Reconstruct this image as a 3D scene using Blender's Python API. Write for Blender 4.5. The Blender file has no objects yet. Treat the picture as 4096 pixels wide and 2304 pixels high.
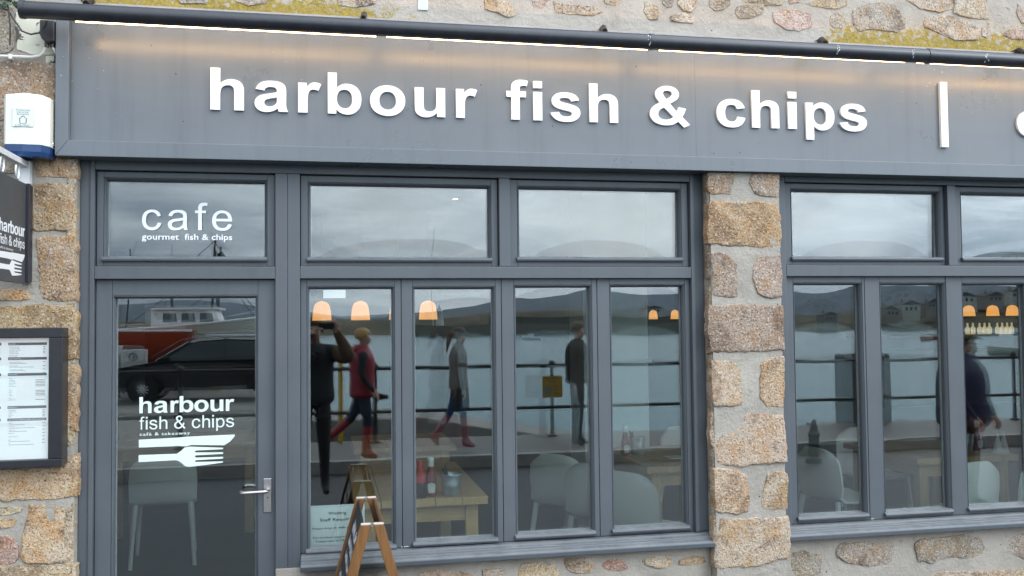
import bpy, bmesh, math, random
from mathutils import Vector, Matrix, noise
import numpy as np
PI = math.pi
R = math.radians
sc = bpy.context.scene
COL = sc.collection
rnd = random.Random(7)

# ------------------------------------------------------------------ camera
cd = bpy.data.cameras.new('camera')
cam = bpy.data.objects.new('camera', cd)
COL.objects.link(cam)
cd.sensor_width = 36.0
cd.lens = 32.66
cd.clip_start = 0.02
cd.clip_end = 4000
CR = Vector((0.98063308, -0.19556452, -0.01064373))
CU = Vector((0.00283967, -0.04014241, 0.99918993))
CW = Vector((0.19583336, 0.97986892, 0.03880964))
M = Matrix((CR, CU, -CW)).transposed().to_4x4()
M.translation = Vector((0, -4.7, 1.6))
cam.matrix_world = M
sc.camera = cam

# ------------------------------------------------------------------ sky, sun, exposure
SUN_EL, SUN_AZ = R(36), R(134)          # azimuth clockwise from +y: the sun stands over the harbour, a little to the right
W = bpy.data.worlds.new('World')
sc.world = W
W.use_nodes = True
wn, wl = W.node_tree.nodes, W.node_tree.links
wn.clear()
wo = wn.new('ShaderNodeOutputWorld')
bg = wn.new('ShaderNodeBackground')
bg.inputs['Strength'].default_value = 0.10
sky = wn.new('ShaderNodeTexSky')
sky.sky_type = 'NISHITA'
sky.sun_disc = False
sky.sun_elevation = SUN_EL
sky.sun_rotation = SUN_AZ
sky.air_density = 1.0
sky.dust_density = 2.0
tc = wn.new('ShaderNodeTexCoord')
mp = wn.new('ShaderNodeMapping')
mp.inputs['Scale'].default_value = (1.0, 1.0, 3.6)
mp.inputs['Location'].default_value = (3.1, 1.7, 0.4)
n1 = wn.new('ShaderNodeTexNoise')
n1.inputs['Scale'].default_value = 3.1
n1.inputs['Detail'].default_value = 7
n1.inputs['Roughness'].default_value = 0.56
n1.inputs['Distortion'].default_value = 0.35
cr = wn.new('ShaderNodeValToRGB')                       # cloud deck: dark grey bellies to bright gaps
cr.color_ramp.elements[0].position = 0.43
cr.color_ramp.elements[0].color = (8.4, 10.3, 12.6, 1)
cr.color_ramp.elements[1].position = 0.65
cr.color_ramp.elements[1].color = (23.5, 25.3, 27.0, 1)
cm = wn.new('ShaderNodeValToRGB')                       # where the deck is thin enough to see blue
cm.color_ramp.elements[0].position = 0.60
cm.color_ramp.elements[0].color = (1, 1, 1, 1)
cm.color_ramp.elements[1].position = 0.80
cm.color_ramp.elements[1].color = (0.45, 0.45, 0.45, 1)
sx = wn.new('ShaderNodeSeparateXYZ')
zen = wn.new('ShaderNodeMapRange')                      # overcast sky: about twice as bright overhead as at the horizon
zen.inputs['From Min'].default_value = 0.0
zen.inputs['From Max'].default_value = 1.0
zen.inputs['To Min'].default_value = 1.0
zen.inputs['To Max'].default_value = 1.55
mulz = wn.new('ShaderNodeVectorMath'); mulz.operation = 'SCALE'
mx = wn.new('ShaderNodeMix'); mx.data_type = 'RGBA'
wl.new(tc.outputs['Generated'], mp.inputs['Vector'])
wl.new(mp.outputs['Vector'], n1.inputs['Vector'])
mp2 = wn.new('ShaderNodeMapping')
mp2.inputs['Scale'].default_value = (1.6, 1.6, 17.0)
n2 = wn.new('ShaderNodeTexNoise')
n2.inputs['Scale'].default_value = 2.0; n2.inputs['Detail'].default_value = 6; n2.inputs['Roughness'].default_value = 0.6; n2.inputs['Distortion'].default_value = 0.5
mixn = wn.new('ShaderNodeMix'); mixn.data_type = 'FLOAT'; mixn.inputs[0].default_value = 0.42
wl.new(tc.outputs['Generated'], mp2.inputs['Vector']); wl.new(mp2.outputs['Vector'], n2.inputs['Vector'])
wl.new(n1.outputs['Fac'], mixn.inputs[2]); wl.new(n2.outputs['Fac'], mixn.inputs[3])
wl.new(mixn.outputs[0], cr.inputs['Fac'])
wl.new(n1.outputs['Fac'], cm.inputs['Fac'])
wl.new(tc.outputs['Generated'], sx.inputs['Vector'])
wl.new(sx.outputs['Z'], zen.inputs['Value'])
wl.new(cr.outputs['Color'], mulz.inputs[0])
dsun = wn.new('ShaderNodeVectorMath'); dsun.operation = 'DOT_PRODUCT'      # the cloud glows towards the hidden sun
dsun.inputs[1].default_value = (math.sin(SUN_AZ) * math.cos(SUN_EL), math.cos(SUN_AZ) * math.cos(SUN_EL), math.sin(SUN_EL))
wl.new(tc.outputs['Generated'], dsun.inputs[0])
dmax = wn.new('ShaderNodeMath'); dmax.operation = 'MAXIMUM'; dmax.inputs[1].default_value = 0.0
dpow = wn.new('ShaderNodeMath'); dpow.operation = 'POWER'; dpow.inputs[1].default_value = 3.0
dgl = wn.new('ShaderNodeMath'); dgl.operation = 'MULTIPLY_ADD'; dgl.inputs[1].default_value = 1.45; dgl.inputs[2].default_value = 0.72
dz = wn.new('ShaderNodeMath'); dz.operation = 'MULTIPLY'
wl.new(dsun.outputs['Value'], dmax.inputs[0]); wl.new(dmax.outputs[0], dpow.inputs[0]); wl.new(dpow.outputs[0], dgl.inputs[0])
wl.new(zen.outputs['Result'], dz.inputs[0]); wl.new(dgl.outputs[0], dz.inputs[1])
wl.new(dz.outputs[0], mulz.inputs['Scale'])
wl.new(cm.outputs['Color'], mx.inputs['Factor'])
wl.new(sky.outputs['Color'], mx.inputs[6])
wl.new(mulz.outputs['Vector'], mx.inputs[7])
wl.new(mx.outputs[2], bg.inputs['Color'])
wl.new(bg.outputs['Background'], wo.inputs['Surface'])

sl = bpy.data.lights.new('sun', 'SUN')
sl.energy = 0.5
sl.angle = R(25)
sl.color = (1.0, 0.96, 0.90)
sun = bpy.data.objects.new('sun', sl)
COL.objects.link(sun)
sd = Vector((math.sin(SUN_AZ) * math.cos(SUN_EL), math.cos(SUN_AZ) * math.cos(SUN_EL), math.sin(SUN_EL)))
sun.rotation_euler = (-sd).to_track_quat('-Z', 'Y').to_euler()
sun.location = sd * 50

vs = sc.view_settings
vs.view_transform = 'Standard'
vs.look = 'None'
vs.exposure = 0.12
vs.gamma = 1.0
vs.use_curve_mapping = False
cy = sc.cycles
cy.use_denoising = True
cy.max_bounces = 10
cy.diffuse_bounces = 3
cy.glossy_bounces = 4
cy.transmission_bounces = 4
cy.transparent_max_bounces = 24
cy.sample_clamp_indirect = 6
cy.caustics_reflective = False
cy.caustics_refractive = False

# ------------------------------------------------------------------ helpers
def tag(o, label=None, cat=None, group=None, kind=None):
    if label: o['label'] = label
    if cat: o['category'] = cat
    if group: o['group'] = group
    if kind: o['kind'] = kind
    return o

def thing(name, label, cat, loc=(0, 0, 0), group=None, rz=0.0):
    o = bpy.data.objects.new(name, None)
    o.empty_display_size = 0.1
    o.location = loc
    o.rotation_euler = (0, 0, rz)
    COL.objects.link(o)
    return tag(o, label, cat, group)

def put(o, parent, local):
    """link o under parent; world-built geometry stays where it is"""
    COL.objects.link(o)
    if parent is not None:
        o.parent = parent
        if not local:
            r = parent
            while r.parent: r = r.parent
            if parent is r:
                o.matrix_parent_inverse = Matrix.Translation(-Vector(r.location))
    return o

class MB:
    def __init__(s):
        s.v = []; s.f = []; s.m = []; s.mi = 0
    def add(s, vs_, fs_):
        b = len(s.v)
        s.v += [tuple(p) for p in vs_]
        s.f += [tuple(i + b for i in f) for f in fs_]
        s.m += [s.mi] * len(fs_)
        return s
    def box(s, x0, x1, y0, y1, z0, z1):
        return s.add([(x0,y0,z0),(x1,y0,z0),(x1,y1,z0),(x0,y1,z0),(x0,y0,z1),(x1,y0,z1),(x1,y1,z1),(x0,y1,z1)],
                     [(0,3,2,1),(4,5,6,7),(0,1,5,4),(1,2,6,5),(2,3,7,6),(3,0,4,7)])
    def bar(s, a, b, w, h, up=(0, 0, 1)):
        a, b = Vector(a), Vector(b); d = (b - a).normalized()
        sx_ = d.cross(Vector(up))
        if sx_.length < 1e-4: sx_ = d.cross(Vector((1, 0, 0)))
        sx_.normalize(); sy = sx_.cross(d)
        c = [(-w/2,-h/2),(w/2,-h/2),(w/2,h/2),(-w/2,h/2)]
        vv = [a + sx_*p + sy*q for p, q in c] + [b + sx_*p + sy*q for p, q in c]
        return s.add(vv, [(3,2,1,0),(4,5,6,7),(0,1,5,4),(1,2,6,5),(2,3,7,6),(3,0,4,7)])
    def tube(s, pts, r, n=10, caps=True):
        pts = [Vector(p) for p in pts]
        rr = r if isinstance(r, (list, tuple)) else [r] * len(pts)
        vv = []; up = None
        for i, p in enumerate(pts):
            d = (pts[min(i+1, len(pts)-1)] - pts[max(i-1, 0)]).normalized()
            if up is None:
                up = d.orthogonal().normalized()
            else:
                up = (up - d * up.dot(d)).normalized()
            q = d.cross(up)
            for k in range(n):
                t = 2 * PI * k / n
                vv.append(p + (up * math.cos(t) + q * math.sin(t)) * rr[i])
        ff = []
        for i in range(len(pts) - 1):
            for k in range(n):
                a = i*n + k; b = i*n + (k+1) % n
                ff.append((a, b, b + n, a + n))
        if caps:
            ff.append(tuple(range(n))[::-1]); ff.append(tuple((len(pts)-1)*n + k for k in range(n)))
        return s.add(vv, ff)
    def lathe(s, prof, c=(0, 0, 0), n=20, axis='z'):
        vv = []; ff = []
        for (r, h) in prof:
            for k in range(n):
                t = 2*PI*k/n
                if axis == 'z': p = (c[0] + r*math.cos(t), c[1] + r*math.sin(t), c[2] + h)
                elif axis == 'y': p = (c[0] + r*math.cos(t), c[1] + h, c[2] - r*math.sin(t))
                else: p = (c[0] + h, c[1] + r*math.cos(t), c[2] + r*math.sin(t))
                vv.append(p)
        for i in range(len(prof)-1):
            for k in range(n):
                a = i*n+k; b = i*n+(k+1) % n
                ff.append((a, b, b+n, a+n))
        if prof[0][0] > 1e-5: ff.append(tuple(range(n))[::-1])
        if prof[-1][0] > 1e-5: ff.append(tuple((len(prof)-1)*n+k for k in range(n)))
        return s.add(vv, ff)
    def prism(s, prof, a, b, axis='x'):
        """closed outline extruded along an axis. axis x: prof=(y,z); y: prof=(x,z); z: prof=(x,y)"""
        n = len(prof)
        P = {'x': lambda t, p, q: (t, p, q), 'y': lambda t, p, q: (p, t, q), 'z': lambda t, p, q: (p, q, t)}[axis]
        vv = [P(a, p, q) for p, q in prof] + [P(b, p, q) for p, q in prof]
        return s.add(vv, [tuple(range(n))[::-1], tuple(range(n, 2*n))] + [(i, (i+1) % n, (i+1) % n + n, i+n) for i in range(n)])
    def rings(s, rings, cap=True, close=True):
        n = len(rings[0]); vv = [p for r in rings for p in r]; ff = []
        for i in range(len(rings)-1):
            for k in range(n if close else n-1):
                a = i*n+k; b = i*n+(k+1) % n
                ff.append((a, b, b+n, a+n))
        if cap:
            ff.append(tuple(range(n))[::-1]); ff.append(tuple((len(rings)-1)*n+k for k in range(n)))
        return s.add(vv, ff)
    def loft(s, rs, n=18):
        """elliptic rings (cx, cy, cz, rx, ry)"""
        return s.rings([[(cx + rx*math.cos(2*PI*k/n), cy + ry*math.sin(2*PI*k/n), cz) for k in range(n)] for cx, cy, cz, rx, ry in rs])
    def mesh(s, name, mats, smooth=False):
        me = bpy.data.meshes.new(name)
        me.from_pydata(s.v, [], s.f)
        for m in (mats if isinstance(mats, (list, tuple)) else [mats]): me.materials.append(m)
        if any(s.m): me.polygons.foreach_set('material_index', s.m)
        bm = bmesh.new(); bm.from_mesh(me)
        bmesh.ops.recalc_face_normals(bm, faces=bm.faces)
        bm.to_mesh(me); bm.free()
        if smooth: me.polygons.foreach_set('use_smooth', [True]*len(me.polygons))
        me.update()
        return me
    def build(s, name, mats, parent=None, smooth=False, bevel=0.0, local=False, seg=2):
        o = bpy.data.objects.new(name, s.mesh(name, mats, smooth))
        put(o, parent, local)
        if bevel:
            b = o.modifiers.new('bevel', 'BEVEL'); b.width = bevel; b.segments = seg; b.limit_method = 'ANGLE'; b.angle_limit = R(35)
            b.harden_normals = False
        if smooth:
            try: o.data.set_sharp_from_angle(angle=R(42))
            except Exception: pass
        return o

def box(name, mat, parent, x0, x1, y0, y1, z0, z1, bevel=0.0, local=False):
    return MB().box(x0, x1, y0, y1, z0, z1).build(name, mat, parent, bevel=bevel, local=local)

def clone(o, parent=None):
    c = o.copy(); COL.objects.link(c)
    if parent is not None: c.parent = parent
    for ch in list(o.children): clone(ch, c)
    return c

# ------------------------------------------------------------------ materials
class NT:
    def __init__(s, name):
        s.m = bpy.data.materials.new(name); s.m.use_nodes = True
        s.t = s.m.node_tree; s.n = s.t.nodes; s.l = s.t.links
        s.b = s.n['Principled BSDF']
    def new(s, t, **k):
        o = s.n.new(t)
        for a, v in k.items(): setattr(o, a, v)
        return o
    def link(s, a, b): s.l.new(a, b)
    def noise(s, scale, detail=4, rough=0.5, vec=None, dist=0.0):
        o = s.new('ShaderNodeTexNoise'); o.inputs['Scale'].default_value = scale; o.inputs['Detail'].default_value = detail
        o.inputs['Roughness'].default_value = rough; o.inputs['Distortion'].default_value = dist
        if vec: s.link(vec, o.inputs['Vector'])
        return o
    def ramp(s, fac, *stops):
        o = s.new('ShaderNodeValToRGB'); e = o.color_ramp.elements
        while len(e) < len(stops): e.new(0.5)
        for i, (p, c) in enumerate(stops):
            e[i].position = p; e[i].color = (*c, 1) if hasattr(c, '__len__') else (c, c, c, 1)
        s.link(fac, o.inputs['Fac']); return o
    def mix(s, fac, a, b, blend='MIX'):
        o = s.new('ShaderNodeMix'); o.data_type = 'RGBA'; o.blend_type = blend
        for v, i in ((fac, 0), (a, 6), (b, 7)):
            if hasattr(v, 'is_linked') or hasattr(v, 'node'): s.link(v, o.inputs[i])
            elif hasattr(v, '__len__'): o.inputs[i].default_value = (*v, 1)
            else: o.inputs[i].default_value = v
        return o.outputs[2]
    def math(s, op, a, b=0.0, c=0.0):
        o = s.new('ShaderNodeMath'); o.operation = op
        for i, v in enumerate((a, b, c)):
            if hasattr(v, 'node'): s.link(v, o.inputs[i])
            else: o.inputs[i].default_value = v
        return o.outputs[0]
    def pos(s): return s.new('ShaderNodeNewGeometry').outputs['Position']
    def scaled(s, vec, sc_):
        o = s.new('ShaderNodeMapping'); o.inputs['Scale'].default_value = sc_; s.link(vec, o.inputs['Vector']); return o.outputs[0]
    def bump(s, h, strength=0.3, dist=0.01):
        o = s.new('ShaderNodeBump'); o.inputs['Strength'].default_value = strength; o.inputs['Distance'].default_value = dist
        s.link(h, o.inputs['Height']); s.link(o.outputs[0], s.b.inputs['Normal']); return o
    def set(s, **k):
        for a, v in k.items():
            i = s.b.inputs[a.replace('_', ' ')]
            if hasattr(v, 'node'): s.link(v, i)
            elif hasattr(v, '__len__') and len(v) == 3: i.default_value = (*v, 1)
            else: i.default_value = v
        return s

def plain(name, col, rough=0.5, metal=0.0, var=0.12, scale=12, bump=0.0, emit=None, es=0.0, spec=0.5):
    t = NT(name); p = t.new('ShaderNodeTexCoord').outputs['Object']
    n = t.noise(scale, 5, 0.6, p)
    lo = tuple(c*(1-var) for c in col); hi = tuple(min(1, c*(1+var)) for c in col)
    t.set(Base_Color=t.ramp(n.outputs['Fac'], (0.3, lo), (0.7, hi)).outputs['Color'], Roughness=rough, Metallic=metal)
    t.b.inputs['Specular IOR Level'].default_value = spec
    if bump: t.bump(n.outputs['Fac'], bump, 0.004)
    if emit: t.set(Emission_Color=emit, Emission_Strength=es)
    return t.m

def paint_mat(name, rough, specks=False, k=1.0):
    K = lambda *c_: tuple(x*k for x in c_)
    t = NT(name); p = t.pos()
    n = t.noise(3.0, 5, 0.6, p); g = t.noise(60, 3, 0.6, t.scaled(p, (0.12, 1, 1)))
    n2 = t.noise(1.1, 3, 0.6, t.scaled(p, (1.6, 1, 0.35)))
    c = t.ramp(n.outputs['Fac'], (0.3, K(0.112, 0.126, 0.141)), (0.75, K(0.132, 0.147, 0.163))).outputs['Color']
    c = t.mix(t.ramp(n2.outputs['Fac'], (0.55, 0), (0.8, 0.35)).outputs['Color'], c, K(0.158, 0.170, 0.184))
    gn = t.new('ShaderNodeSeparateXYZ'); t.link(t.new('ShaderNodeNewGeometry').outputs['Normal'], gn.inputs[0])     # salt and dust settle on ledges
    du = t.math('MULTIPLY', t.ramp(gn.outputs['Z'], (0.55, 0), (0.85, 1)).outputs['Color'], t.ramp(t.noise(9, 5, .7, p).outputs['Fac'], (0.35, .10), (0.7, .50)).outputs['Color'])
    c = t.mix(du, c, (0.30, 0.30, 0.29))
    sp = t.noise(55, 4, 0.75, p)                                             # rubbed spots and small chips
    c = t.mix(t.ramp(sp.outputs['Fac'], (0.70, 0), (0.74, .5)).outputs['Color'], c, (0.24, 0.26, 0.28))
    dr = t.noise(7, 4, 0.6, t.scaled(p, (2.2, 1, 0.12)))                      # rain streaks
    c = t.mix(t.ramp(dr.outputs['Fac'], (0.52, 0), (0.75, .38)).outputs['Color'], c, K(0.078, 0.088, 0.10))
    if specks:
        v = t.new('ShaderNodeTexVoronoi'); v.inputs['Scale'].default_value = 34; t.link(p, v.inputs['Vector'])
        lim = t.ramp(t.noise(1.3, 2, 0.5, p).outputs['Fac'], (0.56, 0.0), (0.72, 0.11)).outputs['Color']
        k = t.math('LESS_THAN', v.outputs['Distance'], lim)
        v2 = t.new('ShaderNodeTexVoronoi'); v2.inputs['Scale'].default_value = 9; t.link(p, v2.inputs['Vector'])
        k2 = t.math('LESS_THAN', v2.outputs['Distance'], 0.035)
        c = t.mix(k, c, (0.6, 0.6, 0.58)); c = t.mix(k2, c, (0.03, 0.03, 0.035))
    t.set(Base_Color=c, Roughness=t.ramp(n.outputs['Fac'], (0.3, rough-0.05), (0.7, rough+0.08)).outputs['Color'])
    t.bump(g.outputs['Fac'], 0.05, 0.003)
    return t.m

M_PAINT = paint_mat('grey_blue_joinery_paint', 0.42, False, 0.72)
M_FASCIA = paint_mat('grey_blue_fascia_paint', 0.30, True, 1.10)

def granite(name):
    t = NT(name); p = t.pos()
    oi = t.new('ShaderNodeObjectInfo'); base = oi.outputs['Color']
    off = t.new('ShaderNodeVectorMath'); off.operation = 'ADD'
    cx = t.new('ShaderNodeCombineXYZ'); r9 = t.math('MULTIPLY', oi.outputs['Random'], 37.0)
    t.link(r9, cx.inputs[0]); t.link(r9, cx.inputs[2]); t.link(p, off.inputs[0]); t.link(cx.outputs[0], off.inputs[1]); q = off.outputs[0]
    st = t.noise(9, 5, 0.62, q, 0.6)                                     # broad ochre and dark stains
    c = t.mix(t.ramp(st.outputs['Fac'], (0.47, 0), (0.62, 0.85)).outputs['Color'], base, t.mix(1.0, base, (0.92, 0.74, 0.52), 'MULTIPLY'))
    st2 = t.noise(4.6, 6, 0.68, q, 0.9)
    c = t.mix(t.ramp(st2.outputs['Fac'], (0.50, 0), (0.62, 0.80)).outputs['Color'], c, t.mix(1.0, base, (0.48, 0.40, 0.34), 'MULTIPLY'))
    st3 = t.noise(7.1, 5, 0.6, t.scaled(q, (1, 1, 1.3)), 0.4)
    c = t.mix(t.ramp(st3.outputs['Fac'], (0.56, 0), (0.72, 0.45)).outputs['Color'], c, (0.52, 0.47, 0.41))
    g1 = t.noise(95, 2, 0.5, q); g2 = t.noise(120, 2, 0.55, t.scaled(q, (1, 1, 1.2)))
    g3 = t.noise(70, 3, 0.55, q)
    c = t.mix(t.ramp(g1.outputs['Fac'], (0.565, 0), (0.65, 0.55)).outputs['Color'], c, (0.60, 0.52, 0.43))   # feldspar
    c = t.mix(t.ramp(g2.outputs['Fac'], (0.585, 0), (0.64, 0.80)).outputs['Color'], c, (0.035, 0.03, 0.028))   # mica
    c = t.mix(t.ramp(g3.outputs['Fac'], (0.32, 0.6), (0.46, 0)).outputs['Color'], c, t.mix(1.0, c, (0.48, 0.44, 0.42), 'MULTIPLY'))
    t.set(Base_Color=c, Roughness=0.85)
    h = t.math('ADD', t.math('MULTIPLY', g3.outputs['Fac'], 0.7), t.math('ADD', t.math('MULTIPLY', st2.outputs['Fac'], 0.55), t.math('MULTIPLY', g1.outputs['Fac'], 0.35)))
    t.bump(h, 0.9, 0.010)
    return t.m
M_STONE = granite('weathered_granite')

def mortar(name, a, b, lichen=0):
    t = NT(name); p = t.pos()
    n = t.noise(4.5, 6, 0.65, p, 0.3); f = t.noise(70, 4, 0.65, p); m_ = t.noise(16, 5, 0.6, p)
    c = t.ramp(n.outputs['Fac'], (0.28, a), (0.72, b)).outputs['Color']
    c = t.mix(t.ramp(f.outputs['Fac'], (0.60, 0), (0.75, 0.55)).outputs['Color'], c, (0.60, 0.56, 0.50))
    c = t.mix(t.ramp(m_.outputs['Fac'], (0.60, 0), (0.78, 0.5)).outputs['Color'], c, tuple(x*0.55 for x in a))
    v = t.new('ShaderNodeTexVoronoi'); v.inputs['Scale'].default_value = 11; t.link(p, v.inputs['Vector'])
    c = t.mix(t.math('LESS_THAN', v.outputs['Distance'], 0.045), c, (0.03, 0.025, 0.02))     # nail and plug holes
    if lichen:
        s = t.new('ShaderNodeSeparateXYZ'); t.link(p, s.inputs[0])
        zed = t.new('ShaderNodeMapRange'); t.link(s.outputs['Z'], zed.inputs['Value'])
        zed.inputs['From Min'].default_value = 3.13; zed.inputs['From Max'].default_value = 3.42
        zed.inputs['To Min'].default_value = 0.30; zed.inputs['To Max'].default_value = -0.10
        xa = t.new('ShaderNodeMapRange'); t.link(s.outputs['X'], xa.inputs['Value'])          # colony at the left end
        xa.inputs['From Min'].default_value = 0.1; xa.inputs['From Max'].default_value = 1.1; xa.inputs['To Min'].default_value = 0.21; xa.inputs['To Max'].default_value = -0.25
        xb = t.new('ShaderNodeMapRange'); t.link(s.outputs['X'], xb.inputs['Value'])          # colony at the right end
        xb.inputs['From Min'].default_value = 2.45; xb.inputs['From Max'].default_value = 2.85; xb.inputs['To Min'].default_value = -0.25; xb.inputs['To Max'].default_value = 0.22
        xm = t.math('MAXIMUM', xa.outputs[0], xb.outputs[0])
        ln = t.noise(30, 6, 0.75, p, 0.25)
        k = t.math('ADD', t.math('ADD', ln.outputs['Fac'], zed.outputs[0]), xm)
        kk = t.ramp(k, (0.84, 0), (0.88, .9)).outputs['Color']
        lc = t.ramp(t.noise(60, 3, 0.6, p).outputs['Fac'], (0.3, (0.20, 0.125, 0.008)), (0.7, (0.44, 0.30, 0.03))).outputs['Color']
        c = t.mix(kk, c, lc)
    t.set(Base_Color=c, Roughness=0.92)
    h = t.math('ADD', t.math('MULTIPLY', n.outputs['Fac'], 2.0), t.math('ADD', t.math('MULTIPLY', m_.outputs['Fac'], 0.7), t.math('MULTIPLY', f.outputs['Fac'], 0.3)))
    t.bump(h, 0.8, 0.012)
    return t.m
M_MORT_UP = mortar('lime_mortar_with_lichen', (0.37, 0.315, 0.265), (0.47, 0.41, 0.35), 1)
M_MORT = mortar('grey_lime_mortar', (0.30, 0.265, 0.222), (0.40, 0.36, 0.307))

def flaked(name):
    t = NT(name); p = t.pos()
    n = t.noise(13, 6, 0.65, p, 0.5)
    k = t.ramp(n.outputs['Fac'], (0.555, 0), (0.575, 1)).outputs['Color']
    c = t.mix(k, (0.66, 0.62, 0.50), (0.09, 0.075, 0.06))
    t.set(Base_Color=c, Roughness=0.8)
    t.bump(t.math('SUBTRACT', 1.0, k), 0.7, 0.006)
    return t.m
M_FLAKED = flaked('flaking_cream_paint')

def glass_mat(name, f0=0.072):
    t = NT(name); t.n.remove(t.b)
    out = t.n['Material Output']
    g = t.new('ShaderNodeNewGeometry')
    d = t.new('ShaderNodeVectorMath'); d.operation = 'DOT_PRODUCT'
    t.link(g.outputs['Normal'], d.inputs[0]); t.link(g.outputs['Incoming'], d.inputs[1])
    c = t.math('ABSOLUTE', d.outputs['Value'])
    f = t.math('MULTIPLY_ADD', t.math('POWER', t.math('SUBTRACT', 1.0, c), 5.0), 1.0 - f0, f0)
    tr = t.new('ShaderNodeBsdfTransparent'); tr.inputs['Color'].default_value = (0.925, 0.95, 0.945, 1)
    gl = t.new('ShaderNodeBsdfGlossy'); gl.inputs['Color'].default_value = (0.965, 0.99, 1.0, 1); gl.inputs['Roughness'].default_value = 0.0
    mx_ = t.new('ShaderNodeMixShader')
    t.link(f, mx_.inputs[0]); t.link(tr.outputs[0], mx_.inputs[1]); t.link(gl.outputs[0], mx_.inputs[2])
    t.link(mx_.outputs[0], out.inputs['Surface'])
    return t.m
M_GLASS = glass_mat('window_glass', 0.090)
M_GLASS_IN = glass_mat('inner_window_glass', 0.052)

M_WHITE = plain('white_acrylic', (0.86, 0.86, 0.86), 0.35, var=0.02)
M_VINYL = plain('white_vinyl', (0.70, 0.78, 0.74), 0.5, var=0.03)
M_BLACK = plain('black_plastic', (0.018, 0.018, 0.022), 0.32, var=0.2, spec=0.5)
M_PIPE = plain('black_gutter_plastic', (0.022, 0.022, 0.028), 0.28, var=0.25, scale=20, spec=0.55)
M_DARKSIGN = plain('charcoal_sign_panel', (0.055, 0.062, 0.068), 0.42, var=0.12)
M_STEEL = plain('brushed_steel', (0.55, 0.52, 0.50), 0.32, 1.0, var=0.08, scale=60)
M_GALV = plain('galvanised_steel', (0.50, 0.56, 0.56), 0.42, 0.9, var=0.2, scale=25)
M_ALU = plain('pale_aluminium', (0.62, 0.63, 0.64), 0.4, 0.7, var=0.06)
M_SPACER = plain('grey_spacer_bar', (0.42, 0.44, 0.45), 0.5, 0.2)
M_GASKET = plain('black_gasket', (0.012, 0.012, 0.014), 0.7)
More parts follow.
